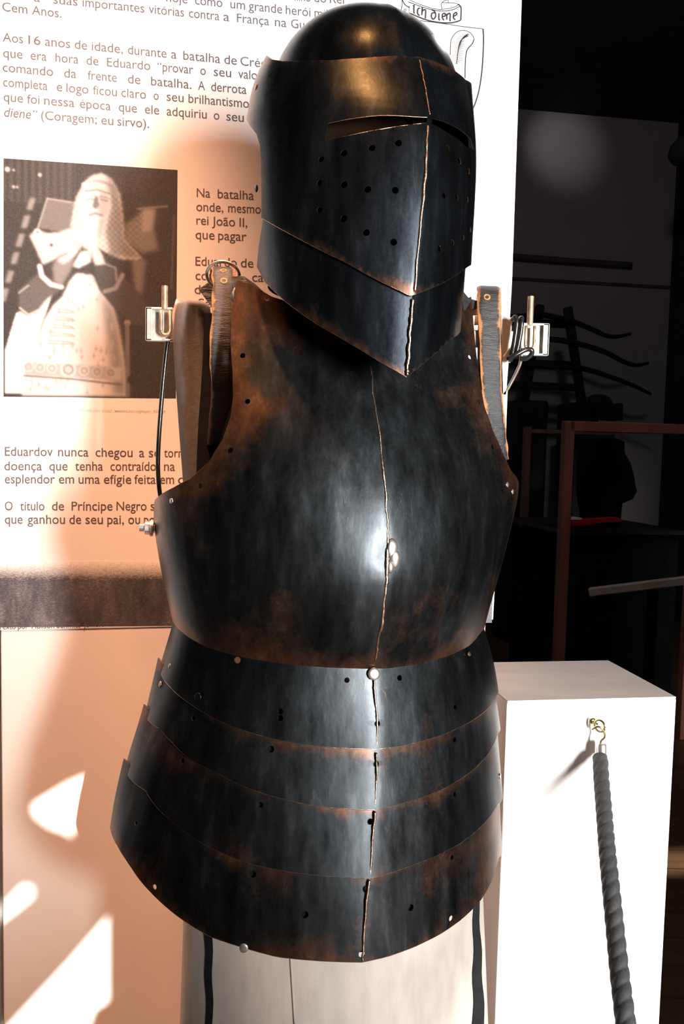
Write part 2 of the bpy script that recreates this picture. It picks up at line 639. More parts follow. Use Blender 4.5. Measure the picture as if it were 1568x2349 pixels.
def make_plate(name, parent, S, top, bot, left, right, mats, n=34, m=60, thick=0.0014, off=None, holes=(), cut_polys=(),
               wear_w=0.03, th=False, hole_r=0.0035, dents=None, top_wear=None):
    if not th:
        top, bot, left, right = (S.curve(c) for c in (top, bot, left, right))
    left[0], left[-1] = top[0], bot[0]
    right[0], right[-1] = top[-1], bot[-1]
    tl, tr = split0(top)
    bl, br = split0(bot)
    mid = np.array([tl[-1], bl[-1]])
    gl = coons(tl, bl, left, mid, n, m)
    gr = coons(tr, br, mid, right, n, m)
    g = np.concatenate([gl, gr[:, 1:]], 1)
    g[:, n - 1, 0] = 0
    t, h = g[..., 0], g[..., 1]
    P, N = S.S(t, h), S.N(t, h)
    N[:, n - 1] = S.n_ * 0.98 + N[:, n - 2] * 0.01 + N[:, n] * 0.01
    N[:, n - 1] /= np.linalg.norm(N[:, n - 1], axis=-1, keepdims=True)
    vv = np.linspace(0, 1, m)[:, None]
    o = np.zeros_like(t) if off is None else off(t, vv * np.ones_like(t))
    P = P + N * o[..., None]
    if dents is not None:
        P = P + N * dents(P)[..., None]
    rows, cols = t.shape
    nb = rows * cols
    mb = MB()
    verts = np.concatenate([P.reshape(-1, 3), (P - N * thick).reshape(-1, 3)])
    faces, mi = [], []
    idx = lambda i, j: i * cols + j
    for i in range(rows - 1):
        for j in range(cols - 1):
            q = (idx(i, j), idx(i + 1, j), idx(i + 1, j + 1), idx(i, j + 1))
            faces.append(q)
            mi.append(0)
            faces.append(tuple(k + nb for k in reversed(q)))
            mi.append(2)
    loop = [idx(0, j) for j in range(cols)] + [idx(i, cols - 1) for i in range(1, rows)] + \
           [idx(rows - 1, j) for j in range(cols - 2, -1, -1)] + [idx(i, 0) for i in range(rows - 2, 0, -1)]
    for k in range(len(loop)):
        a, b = loop[k], loop[(k + 1) % len(loop)]
        faces.append((a, b, b + nb, a + nb))
        mi.append(1)
    mb.v = [tuple(p) for p in verts]
    mb.f = faces
    mb.m = mi
    ob = mb.build(name, [mats, M['edge'], M['inside']], None, smooth=True)
    # wear: nearness to the plate's rim
    rim = P.reshape(-1, 3)[loop]
    flat = P.reshape(-1, 3)
    dist = np.sqrt(((flat[:, None] - rim[None, ::2]) ** 2).sum(-1)).min(1)
    wear = np.exp(-dist / wear_w)
    if top_wear is not None:
        tp = P[0]
        dt_ = np.sqrt(((flat[:, None] - tp[None, ::2]) ** 2).sum(-1)).min(1)
        wear = np.exp(-np.maximum(dt_ - 0.012, 0) / 0.012) * 0.95
        if top_wear > 1:
            wear = np.maximum(wear * .6, np.exp(-np.sqrt(((flat[:, None] - P[-1][None, ::2]) ** 2).sum(-1)).min(1) / 0.016) * 0.9)
            wear = np.maximum(wear, 0.5 * np.clip(t.reshape(-1) * 3, 0, 1))
    kd = KDTree(nb)
    for i, p in enumerate(flat):
        kd.insert(p, i)
    kd.balance()
    cut = MB()
    for hspec in holes:
        px, py = hspec[0], hspec[1]
        r = hspec[2] if len(hspec) > 2 else hole_r
        tt, hh = S.inv(px, py)
        c, nn = S.S(tt, hh), S.N(tt, hh)
        if off is not None:
            c = c + nn * 0.002
        cut.lathe(c, nn, [(r, -0.011), (r, 0.011)], 14, 1)
    for poly in cut_polys:
        th_ = [S.inv(*q) for q in poly]
        Pp = np.array([S.S(*q) for q in th_])
        nn = np.mean([S.N(*q) for q in th_], 0)
        nn /= np.linalg.norm(nn)
        cut.prism(list(Pp + nn * 0.02), -nn * 0.04, 1)
    if cut.v:
        co = cut.build('cutter', [mats, M['edge']], None)
        md = ob.modifiers.new('holes', 'BOOLEAN')
        md.operation = 'DIFFERENCE'
        md.solver = 'EXACT'
        md.object = co
        dg = bpy.context.evaluated_depsgraph_get()
        me = bpy.data.meshes.new_from_object(ob.evaluated_get(dg))
        ob.modifiers.clear()
        old = ob.data
        ob.data = me
        me.name = name
        bpy.data.meshes.remove(old)
        bpy.data.objects.remove(co)
    me = ob.data
    attr = me.attributes.new('wear', 'FLOAT', 'POINT')
    attr.data.foreach_set('value', [float(wear[kd.find(v.co)[1]]) for v in me.vertices])
    me.polygons.foreach_set('use_smooth', [True] * len(me.polygons))
    me.set_sharp_from_angle(angle=math.radians(24))
    attach(ob, parent)
    return ob


def rivet(S, px, py, parent, r=0.005, mat=None, off=0.0, name='rivet', label=None):
    t, h = S.inv(px, py)
    c, n = S.S(t, h), S.N(t, h)
    mb = MB()
    mb.lathe(c + n * off, n, [(r, -0.001), (r, 0.0004), (r * 0.9, r * 0.16), (r * 0.55, r * 0.25), (0.0001, r * 0.28)], 14)
    o = mb.build(name, mat or M['bright'], parent, smooth=True)
    if label:
        o['label'] = label
    return o


def ridge_tube(S, pts, parent, r, off=0.0, name='ridge_weld', mat=None, wob=0.0006, n=70, flat=0.0):
    """a bead of weld along the ridge, following measured points on the surface"""
    P = []
    for q in pts:
        t, h = S.inv(*q)
        t = float(np.clip(t, -0.06, 0.06))
        P.append(S.S(t, h) + S.n_ * off)
    P = smooth_path(P, n)
    P = P + np.stack([np.convolve(rng.normal(0, 1, n + 4), np.ones(5) / 2.2, 'valid') * wob, 0 * P[:, 0], 0 * P[:, 0]], 1)
    rr = r * 0.8 * (1 + 0.16 * np.convolve(rng.normal(0, 1, n + 4), np.ones(5) / 2.2, 'valid').clip(-1.5, 1.5))
    rr[0] *= 0.4
    rr[-1] *= 0.4
    return MB().tube(P, r, 8, 0, rr).build(name, mat or M['weld'], parent, smooth=True)


# ================================================================== THE ROOM
V_BOARD = 1.415
V_BANNER = 1.4142
V_BACK = 6.0
V_FRONT = -2.2
U_LEFT, U_RIGHT = -2.6, 4.6
_, Z_CEIL = onv(1190, 250, V_BACK)

struct(MB().box(uv((U_LEFT + U_RIGHT) / 2, (V_FRONT + V_BACK) / 2, -0.05), ((U_RIGHT - U_LEFT) / 2 + .2, (V_BACK - V_FRONT) / 2 + .2, 0.05)).build('floor', M['floor']))
struct(MB().box(uv((U_LEFT + U_RIGHT) / 2, (V_FRONT + V_BACK) / 2, Z_CEIL + 0.05), ((U_RIGHT - U_LEFT) / 2 + .2, (V_BACK - V_FRONT) / 2 + .2, 0.05)).build('ceiling', M['dark']))
struct(MB().box(uv((U_LEFT + U_RIGHT) / 2, V_BACK + 0.06, Z_CEIL / 2), ((U_RIGHT - U_LEFT) / 2 + .2, 0.06, Z_CEIL / 2)).build('wall_back', M['wall']))
struct(MB().box(uv(U_LEFT - 0.06, (V_FRONT + V_BACK) / 2, Z_CEIL / 2), (0.06, (V_BACK - V_FRONT) / 2, Z_CEIL / 2)).build('wall_left', M['dark_wall']))
struct(MB().box(uv(U_RIGHT + 0.06, (V_FRONT + V_BACK) / 2, Z_CEIL / 2), (0.06, (V_BACK - V_FRONT) / 2, Z_CEIL / 2)).build('wall_right', M['dark_wall']))
# dark pier standing at the right, in front of the back wall
ul, _ = onv(1545, 560, 5.97)
struct(MB().box(uv(ul + 0.6, 5.95, Z_CEIL / 2), (0.6, 0.04, Z_CEIL / 2)).build('wall_pier', M['dark']))
# thin batten lines on the back wall
u0, z0 = onv(1165, 638, V_BACK)
u1, z1 = onv(1552, 662, V_BACK)
struct(MB().box(uv((u0 + u1) / 2, V_BACK - 0.006, (z0 + z1) / 2), ((u1 - u0) / 2, 0.006, 0.012)).build('trim_1', M['dark_matte']))


def sun_back(P, v=V_FRONT):
    """follow the sunlight backwards from a point to the front wall -> (u, z)"""
    t = (v - P @ VA) / (SUN_DIR @ VA)
    Q = P + SUN_DIR * t
    return Q @ UA, Q[2]


# openings in the wall behind the photographer: a narrow glass door whose daylight models the display,
# a small window whose sun makes the patches on the board, and a slot that lights a strip of floor
_dp = np.array([0.0, 1.25, 0.0])
_dd = np.array([0.5066, -0.862, 0.0])
_dt = (V_FRONT - _dp @ VA) / (_dd @ VA)
DU = (_dp + _dd * _dt) @ UA
W1 = (DU - 0.20, DU + 0.20, 0.5, 1.95)
wa = [sun_back(at_v(x, y, V_BOARD)) for x, y in ((-60, 1735), (400, 1735), (-60, 2420), (400, 2420))]
W4 = (min(q[0] for q in wa), max(q[0] for q in wa), min(q[1] for q in wa), max(q[1] for q in wa))
fl = []
for x, y in ((1522, 1955), (1600, 1955), (1522, 2010), (1600, 2010)):
    d = ray(x, y)
    P = CAM + d * (-CAM[2] / d[2])
    fl.append(sun_back(P))
W2 = (max(W4[1] + 0.06, min(q[0] for q in fl)), max(q[0] for q in fl) + .03, min(q[1] for q in fl), max(q[1] for q in fl) + .027)
OPEN = sorted([W1, W4, W2])
fw = MB()


def wall_piece(ua, ub, za, zb):
    if ub - ua > 1e-3 and zb - za > 1e-3:
        fw.box(uv((ua + ub) / 2, V_FRONT - 0.03, (za + zb) / 2), ((ub - ua) / 2, 0.03, (zb - za) / 2))


zt = max(Z_CEIL, max(W[3] for W in OPEN) + 0.1)
gu = sorted({U_LEFT - .1, U_RIGHT + .1} | {q for W in OPEN for q in W[:2]})
gz = sorted({0.0, zt} | {q for W in OPEN for q in W[2:]})
for ua_, ub_ in zip(gu[:-1], gu[1:]):
    for za_, zb_ in zip(gz[:-1], gz[1:]):
        um, zm = (ua_ + ub_) / 2, (za_ + zb_) / 2
        if not any(W[0] < um < W[1] and W[2] < zm < W[3] for W in OPEN):
            wall_piece(ua_, ub_, za_, zb_)
struct(fw.build('wall_front', M['wall_front']))
for W, nm in ((W1, 'door_1'), (W4, 'window_1'), (W2, 'window_2')):
    e = 0.03
    fr = MB()
    for (a, b, c, d) in ((W[0] - e, W[0], W[2] - e, W[3] + e), (W[1], W[1] + e, W[2] - e, W[3] + e), (W[0], W[1], W[2] - e, W[2]), (W[0], W[1], W[3], W[3] + e)):
        fr.box(uv((a + b) / 2, V_FRONT + 0.01, (c + d) / 2), ((b - a) / 2, 0.012, (d - c) / 2))
    fo = struct(fr.build(nm, M['brown_wood']))
    if nm == 'door_1':
        MB().box(uv((W[0] + W[1]) / 2, V_FRONT - 0.02, (W[2] + W[3]) / 2), ((W[1] - W[0]) / 2, .006, (W[3] - W[2]) / 2)).build('sun_block_pane', M['paper'], fo)  # opaque pane added to keep direct sun out of the door
al = bpy.data.lights.new('door_daylight', 'AREA')
al.shape = 'RECTANGLE'
al.size = W1[1] - W1[0]
al.size_y = W1[3] - W1[2]
al.energy = DOOR_POWER
al.color = (1.0, 0.97, 0.94)
alo = bpy.data.objects.new('door_daylight', al)
COL.objects.link(alo)
alo.matrix_world = Matrix(((UA[0], 0, -VA[0], 0), (UA[1], 0, -VA[1], 0), (0, 1, 0, 0), (0, 0, 0, 1)))
alo.location = tuple(uv((W1[0] + W1[1]) / 2, V_FRONT + 0.005, (W1[2] + W1[3]) / 2))
# unseen wall added right of the visitor to keep the daylight off the back of the hall; a slot in it passes the sun strip
V_SC = 0.5
sl_ = []
for x, y in ((1522, 1955), (1600, 1955), (1522, 2010), (1600, 2010)):
    d = ray(x, y)
    sl_.append(sun_back(CAM + d * (-CAM[2] / d[2]), V_SC))
W5 = (min(q[0] for q in sl_) - .05, max(q[0] for q in sl_) + .05, min(q[1] for q in sl_) - .05, max(q[1] for q in sl_) + .05)
sw = MB()
for (a, b, c, d) in ((1.02, W5[0], 0, 3.0), (W5[0], W5[1], 0, W5[2]), (W5[0], W5[1], W5[3], 3.0), (W5[1], U_RIGHT, 0, 3.0)):
    sw.box(uv((a + b) / 2, V_SC, (c + d) / 2), ((b - a) / 2, 0.03, (d - c) / 2))
struct(sw.build('wall_light_block', M['dark_wall']))


tag(MB().box(np.array([0.74, -0.4, 0.53]), (0.09, 0.12, 0.53), (np.array([1., 0, 0]), np.array([0, 1., 0]), ZA), bev=.004).build('shade_block', M['dark_wall']),  # unseen block added to shade the board's lower left and the skirt
    'unseen dark block added behind the viewer to shade the lower left of the board', 'shade_block')


# unseen mask added at the window; its cut edge shapes the board's sun patches
def sun_mask(poly, name):
    pts = []
    for x, y in poly:
        u, z = sun_back(at_v(x, y, V_BOARD), V_FRONT + 0.06)
        pts.append(uv(u, V_FRONT + 0.06, z))
    return MB().prism(pts, VA * 0.004)


lobe_a = [(-220, 1660), (330, 1660), (325, 1740), (235, 1762), (150, 1800), (72, 1848), (78, 1872), (110, 1897), (150, 1912), (196, 1945), (290, 2000),
          (250, 2100), (160, 2205), (30, 2345), (-60, 2440), (-220, 2440), (-220, 2130), (-5, 2122), (40, 2088), (76, 2058), (74, 2036), (52, 2030), (22, 2062), (-8, 2092), (-220, 2100)]
lobe_b = [(420, 1650), (210, 1650), (205, 1735), (197, 1784), (188, 1830), (165, 1922), (190, 1945), (262, 2010), (247, 2112), (247, 2298), (215, 2318), (175, 2430), (420, 2430)]
cb = sun_mask(lobe_a, 'sun_mask')
cc = sun_mask(lobe_b, 'sun_mask')
cb.add(cc.v, cc.f)
tag(cb.build('window_sun_mask', M['dark_matte']), 'unseen mask added in the window behind the viewer to shape the sun patches', 'sun_mask')

# ================================================================== DISPLAY BOARD + BANNER
ubl, _ = onv(3, 1700, V_BOARD)
ubr, _ = onv(1113, 1440, V_BOARD)
BT = 0.035
t = MB().box(uv((ubl + ubr) / 2, V_BOARD + BT / 2, 1.15), ((ubr - ubl) / 2, BT / 2, 1.15), bev=0.002)
board = t.build('display_board', M['board'])
tag(board, 'cream painted display board standing behind the armour under the printed banner', 'board')
t = MB().box(uv(ubl - 0.42, V_BOARD + 0.012 + BT / 2, 1.15), (0.41, BT / 2, 1.15), bev=0.002)
tag(t.build('side_board', M['board']), 'second cream board, only its edge showing at far left of the display board', 'board')

ua0 = ubl - 0.03
ua_tr, z_top = onv(1196, -180, V_BANNER)
ua_t, _ = onv(1199, -100, V_BANNER)
ua_m, z_m = onv(1174, 640, V_BANNER)
ua_b, z_b = onv(1130, 1421, V_BANNER)
_, z_bl = onv(100, 1445, V_BANNER)
z_top = 2.28
bn = MB()
poly = [uv(ua0, V_BANNER, z_bl), uv(ua_b, V_BANNER, z_b), uv(ua_m, V_BANNER, z_m), uv(ua_t, V_BANNER, z_top), uv(ua0, V_BANNER, z_top)]
bn.prism(poly, VA * 0.0006)
banner = bn.build('exhibition_banner', M['paper'])
tag(banner, 'white printed exhibition banner with grey text and photograph, behind the armour', 'banner')


def on_banner(px, py, lift=0.00015):
    u, z = onv(px, py, V_BANNER - lift)
    return uv(u, V_BANNER - lift, z)


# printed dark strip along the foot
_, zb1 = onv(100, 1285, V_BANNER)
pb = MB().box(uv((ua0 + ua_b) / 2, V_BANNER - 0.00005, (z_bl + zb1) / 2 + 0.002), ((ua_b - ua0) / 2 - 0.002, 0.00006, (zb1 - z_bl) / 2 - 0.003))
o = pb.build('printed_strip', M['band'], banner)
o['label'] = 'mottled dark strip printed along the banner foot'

_font_cache = {}


def glyphs(txt):
    """text as triangles in the plane, one unit high"""
    if txt not in _font_cache:
        cu = bpy.data.curves.new('txt', 'FONT')
        cu.body = txt
        cu.size = 1.0
        cu.resolution_u = 3
        cu.offset = 0.006
        ob = bpy.data.objects.new('txt', cu)
        COL.objects.link(ob)
        dg = bpy.context.evaluated_depsgraph_get()
        me = bpy.data.meshes.new_from_object(ob.evaluated_get(dg))
        v = [(q.co.x, q.co.y) for q in me.vertices]
        f = [tuple(p.vertices) for p in me.polygons]
        bpy.data.objects.remove(ob)
        bpy.data.curves.remove(cu)
        bpy.data.meshes.remove(me)
        _font_cache[txt] = (np.array(v), f)
    return _font_cache[txt]


CAP = 0.729
vH, _ = glyphs('H')
CAP = vH[:, 1].max()
vx_, _ = glyphs('x')
XH = vx_[:, 1].max()
print('CAP', CAP, 'XH', XH)


_para = {}


def flush(name='text_paragraph'):
    for mat, mb in _para.items():
        mb.build(name, M[mat], banner, fix=False)
    _para.clear()


def text_line(words, cap=20.3, mat='ink', slant=0.0):
    """words: (text, x0, x1, baseline y at x0, baseline y at x1)"""
    mb = _para.setdefault(mat, MB())
    for w, x0, x1, y0, y1 in words:
        v, f = glyphs(w)
        v = v.copy()
        up = v[:, 1] > XH
        xh2 = CAP * 0.715
        v[:, 1] = np.where(v[:, 1] <= 0, v[:, 1], np.where(up, xh2 + (v[:, 1] - XH) * (CAP - xh2) / (CAP - XH), v[:, 1] * xh2 / XH))
        sx = (x1 - x0) / (v[:, 0].max() - v[:, 0].min())
        xs = x0 + (v[:, 0] - v[:, 0].min()) * sx
        sy = cap / CAP
        ys = y0 + (y1 - y0) * (xs - x0) / max(x1 - x0, 1)
        mb.add([on_banner(x + slant * yy * sy, y - yy * sy) for x, y, yy in zip(xs, ys, v[:, 1])], f)


def line(ya, yb, xa, xb, *ws, **kw):
    """words given as (text, x0, x1) on a baseline running from (xa, ya) to (xb, yb)"""
    k = (yb - ya) / (xb - xa)
    text_line([(w, x0, x1, ya + k * (x0 - xa), ya + k * (x1 - xa)) for w, x0, x1 in ws], **kw)


line(0, 9, 650, 790, ('filho', 674, 712), ('do', 720, 748), ('Rei', 756, 789))
line(5, 37, 400, 700, ('hoje', 381, 430), ('como', 447, 510), ('um', 528, 562), ('grande', 570, 647), ('herói', 655, 712), ('militar', 721, 790))
line(8, 61, 122, 640, ('a', 78, 92), ('suas', 122, 178), ('importantes', 189, 331), ('vitórias', 341, 422), ('contra', 433, 503), ('a', 512, 526), ('França', 543, 617), ('na', 630, 657), ('Guerra', 667, 745))
line(25, 41, 4, 141, ('Cem', 5, 63), ('Anos.', 73, 141))
flush()
line(95, 155, 6, 602, ('Aos', 6, 53), ('16', 65, 93), ('anos', 103, 161), ('de', 171, 200), ('idade,', 210, 282), ('durante', 293, 382), ('a', 392, 405), ('batalha', 420, 505), ('de', 514, 543), ('Crécy', 551, 624))
line(131, 183, 7, 590, ('que', 7, 52), ('era', 70, 107), ('hora', 127, 180), ('de', 198, 226), ('Eduardo', 245, 345), ('“provar', 361, 443), ('o', 459, 472), ('seu', 490, 530), ('valor”', 546, 612))
line(164, 216, 6, 565, ('comando', 6, 122), ('da', 147, 175), ('frente', 201, 268), ('de', 293, 322), ('batalha.', 346, 439), ('A', 454, 470), ('derrota', 484, 565))
line(198, 248, 7, 571, ('completa', 7, 109), ('e', 130, 143), ('logo', 152, 203), ('ficou', 213, 268), ('claro', 278, 335), ('o', 352, 364), ('seu', 382, 421), ('brilhantismo', 432, 571))
line(232, 280, 8, 559, ('que', 8, 53), ('foi', 62, 91), ('nessa', 101, 171), ('época', 183, 254), ('que', 272, 314), ('ele', 332, 365), ('adquiriu', 382, 474), ('o', 490, 503), ('seu', 519, 559))
text_line([('diene”', 8, 82, 267, 274)], slant=0.2)
line(274, 294, 94, 342, ('(Coragem;', 94, 222), ('eu', 232, 260), ('sirvo).', 269, 342))
flush()
line(452, 458, 451, 567, ('Na', 451, 482), ('batalha', 499, 582))
line(484, 489, 450, 568, ('onde,', 450, 512), ('mesmo', 523, 598))
line(515, 521, 450, 567, ('rei', 450, 478), ('João', 486, 539), ('II,', 549, 567))
line(548, 553, 448, 565, ('que', 448, 492), ('pagar', 500, 565))
flush()
line(609, 614, 448, 575, ('Eduardo', 448, 543), ('de', 552, 581))
line(642, 647, 448, 605, ('com', 448, 500), ('ca', 578, 604))
line(674, 676, 446, 500, ('de', 446, 476))
line(705, 707, 454, 500, ('Se', 455, 484))
flush()
line(942, 947, 8, 380, ('BLACK Prince Effigy. Disponível em: <http://31.media.tumblr.com/', 8, 230), ('tumblr_leeesomUsix1rqlgAoyo1_400.jpg>', 234, 380), cap=6.2, mat='ink_faint')
line(950, 951, 8, 92, ('Acesso em: 30 jul. 2014.', 8, 92), cap=6.2, mat='ink_faint')
flush()
line(1045.5, 1049, 11, 376, ('Eduardov', 11, 121), ('nunca', 133, 203), ('chegou', 219, 304), ('a', 319, 331), ('se', 341, 367), ('torn', 376, 419))
line(1079, 1080, 10, 401, ('doença', 10, 96), ('que', 113, 155), ('tenha', 172, 236), ('contraído', 253, 358), ('na', 376, 401))
line(1109, 1110, 11, 400, ('esplendor', 11, 126), ('em', 135, 170), ('uma', 180, 229), ('efígie', 238, 301), ('feita', 308, 357), ('em', 367, 399), ('c', 408, 421))
flush()
line(1171, 1171, 11, 336, ('O', 11, 29), ('título', 46, 102), ('de', 119, 147), ('Príncipe', 164, 258), ('Negro', 267, 336), ('se', 345, 371))
line(1201.5, 1202, 11, 321, ('que', 11, 52), ('ganhou', 63, 149), ('de', 159, 186), ('seu', 196, 236), ('pai,', 246, 284), ('ou', 294, 321), ('por', 330, 366))
flush()
line(1444, 1438, 0, 237, ('Texto', -4, 36), ('por', 41, 65), ('Adilson', 72, 124), ('Schmitt', 130, 184), ('Junior.', 191, 237), cap=13)
flush()
line(501, 506, 1094, 1150, ('tória', 1098, 1148), mat='ink_faint', cap=17)  # glare on these words painted as paler ink
line(531, 535, 1094, 1150, ('grou a', 1086, 1149), mat='ink_faint', cap=17)
line(560, 563, 1094, 1150, ('a teve', 1090, 1149), mat='ink_faint', cap=17)

flush()


# ---- printed photograph: a generic stone figure of a praying knight lying on a tomb
def painter():
    W, H = 176, 242
    X, Y = np.meshgrid(np.linspace(18, 995, W), np.linspace(57, 1405, H))
    A = np.full((H, W), 0.045) + 0.015 * rng.random((H, W))

    def blur(a, s):
        if s <= 0:
            return a
        k = np.exp(-0.5 * (np.arange(-3 * int(s + 1), 3 * int(s + 1) + 1) / s) ** 2)
        k /= k.sum()
        p = len(k) // 2
        a = np.apply_along_axis(lambda q: np.convolve(np.pad(q, p, 'edge'), k, 'valid'), 0, a)
        return np.apply_along_axis(lambda q: np.convolve(np.pad(q, p, 'edge'), k, 'valid'), 1, a)

    def mask(poly, s=0.5):
        ins = np.zeros((H, W), bool)
        n = len(poly)
        for i in range(n):
            (xa, ya), (xb, yb) = poly[i], poly[(i + 1) % n]
            c = (ya > Y) != (yb > Y)
            ins ^= c & (X < (xb - xa) * (Y - ya) / (yb - ya + 1e-9) + xa)
        return blur(ins.astype(float), s)

    def fill(poly, v, s=0.5, amt=1.0):
        nonlocal A
        k = mask(poly, s) * amt
        A = A * (1 - k) + v * k

    def stroke(pts, w, v, amt=1.0):
        nonlocal A
        d = np.full((H, W), 1e9)
        for (xa, ya), (xb, yb) in zip(pts[:-1], pts[1:]):
            l2 = (xb - xa) ** 2 + (yb - ya) ** 2 + 1e-9
            tt = np.clip(((X - xa) * (xb - xa) + (Y - ya) * (yb - ya)) / l2, 0, 1)
            d = np.minimum(d, np.hypot(X - xa - tt * (xb - xa), Y - ya - tt * (yb - ya)))
        k = np.clip((w - d) / 6 + 0.5, 0, 1) * amt
        A = A * (1 - k) + v * k

    def disc(x, y, r, v, amt=1.0):
        nonlocal A
        k = np.clip((r - np.hypot(X - x, Y - y)) / 6 + 0.5, 0, 1) * amt
        A = A * (1 - k) + v * k

    A += 0.05 * np.sin(X / 13) ** 2 * (Y < 300) * (X < 420)
    for x, y, r in ((40, 118, 14), (222, 138, 10), (75, 120, 6), (75, 215, 8), (95, 215, 6)):
        disc(x, y, r, 0.6)
    fill([(262, 268), (432, 285), (440, 470), (212, 440)], 0.22)
    stroke([(212, 440), (264, 270), (430, 287)], 4, 0.45)
    fill([(25, 1388), (25, 1150), (90, 930), (230, 860), (300, 800), (230, 1000), (190, 1160), (130, 1388)], 0.85)
    for a in range(6):
        y = 270 + a * 105
        x = 185 - a * 30
        fill([(x - 18, y), (x + 14, y), (x - 6, y + 70), (x - 38, y + 70)], 0.33, 1)
    fill([(700, 400), (790, 320), (872, 300), (860, 400), (892, 530), (800, 560), (705, 490)], 0.24, 2)
    fill([(795, 300), (870, 290), (850, 420), (800, 440)], 0.38, 2)
    stroke([(770, 300), (940, 275)], 4, 0.3)
    stroke([(978, 330), (965, 760)], 5, 0.14)
    fill([(740, 580), (820, 600), (800, 800), (760, 780)], 0.22, 2)
    # shoulders and lit left side
    fill([(165, 490), (205, 450), (260, 470), (330, 460), (430, 420), (480, 470), (400, 560), (320, 610), (240, 650), (205, 570)], 0.66, 1)
    disc(210, 465, 20, 0.75)
    disc(210, 465, 8, 0.25)
    disc(288, 535, 10, 0.12)
    # mail hood
    fill([(470, 165), (520, 120), (570, 105), (625, 135), (672, 220), (690, 350), (700, 480), (800, 592), (690, 600), (590, 560), (520, 520), (440, 470), (395, 420), (425, 260)], 0.62, 1)
    fill([(600, 110), (660, 190), (690, 330), (700, 480), (800, 592), (620, 585), (590, 440), (620, 300)], 0.2, 2, 0.85)
    A = np.where((X > 390) & (X < 810) & (Y > 230) & (Y < 600), A * (0.86 + 0.28 * ((np.sin(X / 5.5) * np.sin(Y / 5.5)) > 0)), A)
    fill([(475, 215), (540, 205), (612, 222), (618, 300), (592, 365), (548, 405), (492, 372), (470, 300)], 0.72, 1)
    fill([(555, 210), (612, 222), (618, 300), (592, 365), (552, 400), (545, 300)], 0.4, 2, 0.8)
    fill([(480, 365), (590, 365), (575, 440), (540, 520), (500, 440)], 0.74, 1.5)
    fill([(550, 370), (592, 365), (575, 440), (545, 520)], 0.34, 1.5, 0.7)
    stroke([(478, 215), (545, 203), (615, 222)], 4, 0.2)
    stroke([(485, 262), (520, 258)], 4, 0.3)
    stroke([(565, 258), (602, 264)], 4, 0.2)
    stroke([(480, 245), (522, 238)], 3, 0.35)
    stroke([(560, 240), (605, 246)], 3, 0.2)
    fill([(530, 240), (548, 240), (558, 300), (535, 316), (515, 305)], 0.2, 0.8)
    stroke([(500, 352), (535, 340), (575, 350)], 6, 0.28)
    for k in range(10):
        disc(468 + k * 18, 178 - 26 * math.sin(PI * k / 9), 11, 0.72 - 0.05 * k)
        disc(468 + k * 18, 178 - 26 * math.sin(PI * k / 9), 4, 0.25)
    # body
    fill([(350, 830), (390, 740), (430, 690), (520, 700), (565, 790), (640, 880), (672, 1010), (692, 1120), (725, 1395), (122, 1395), (140, 1240), (200, 1100), (250, 960), (300, 880)], 0.76, 1)
    fill([(560, 800), (640, 880), (672, 1010), (692, 1120), (725, 1395), (640, 1395), (610, 1100)], 0.25, 4, 0.9)
    for k in range(70):
        x = rng.uniform(170, 660)
        y = rng.uniform(720, 1380)
        if mask([(350, 830), (520, 700), (640, 880), (700, 1390), (140, 1390), (250, 960)], 0)[int((y - 57) / 1348 * (H - 1)), int((x - 18) / 977 * (W - 1))] > 0.5:
            disc(x, y, 9, 0.45, 0.7)
            stroke([(x, y - 22), (x, y + 18)], 3, 0.5, 0.7)
    for k in range(5):
        y = 900 + k * 45
        stroke([(320 - k * 12, y), (400, y + 8), (420, y + 20), (320 - k * 12, y + 18)], 3.5, 0.4)
    # arms
    fill([(105, 800), (150, 760), (225, 690), (350, 775), (330, 800), (260, 850), (200, 930), (150, 945), (108, 915)], 0.15, 1)
    stroke([(110, 900), (160, 938), (225, 905), (275, 840)], 5, 0.6)
    stroke([(105, 815), (160, 770)], 4, 0.5)
    stroke([(222, 660), (235, 715), (285, 760), (345, 772)], 14, 0.72)
    fill([(295, 650), (330, 590), (420, 600), (390, 690), (345, 770), (300, 740)], 0.3, 1.5)
    fill([(520, 600), (600, 610), (700, 700), (830, 850), (815, 990), (740, 970), (640, 880), (560, 780)], 0.09, 1)
    stroke([(690, 690), (650, 770), (590, 790)], 12, 0.3)
    stroke([(560, 620), (650, 650), (655, 720)], 5, 0.28)
    fill([(380, 580), (400, 500), (450, 450), (520, 490), (575, 580), (590, 630), (540, 640), (500, 560), (460, 530), (420, 590), (360, 640), (320, 620)], 0.72, 1)
    for k in range(5):
        stroke([(405 + k * 26, 500 + k * 5), (440 + k * 22, 560 + k * 14)], 3, 0.35)
    fill([(450, 570), (500, 560), (510, 620), (440, 660), (410, 650)], 0.8, 1)
    # belt of roundels
    fill([(140, 1205), (690, 1230), (680, 1310), (400, 1290), (135, 1280)], 0.5, 1)
    for k, x in enumerate((160, 225, 292, 385, 475, 548, 625)):
        r = 46 if x == 385 else 30
        y = 1232 + 0.06 * (x - 150)
        disc(x, y, r, 0.68 - 0.07 * max(0, k - 4))
        disc(x, y, r * 0.66, 0.32)
        disc(x, y, r * 0.45, 0.6 - 0.07 * max(0, k - 4))
    stroke([(135, 1285), (400, 1300), (690, 1330)], 5, 0.2)
    # sword hilt
    disc(718, 968, 18, 0.32)
    stroke([(718, 985), (722, 1395)], 12, 0.22)
    disc(745, 1300, 26, 0.05)
    A = blur(A, 0.6)
    A = np.clip((A ** 1.25) * 0.8 * (1 + 0.03 * rng.normal(0, 1, A.shape)), 0.015, 0.9)
    return X, Y, A


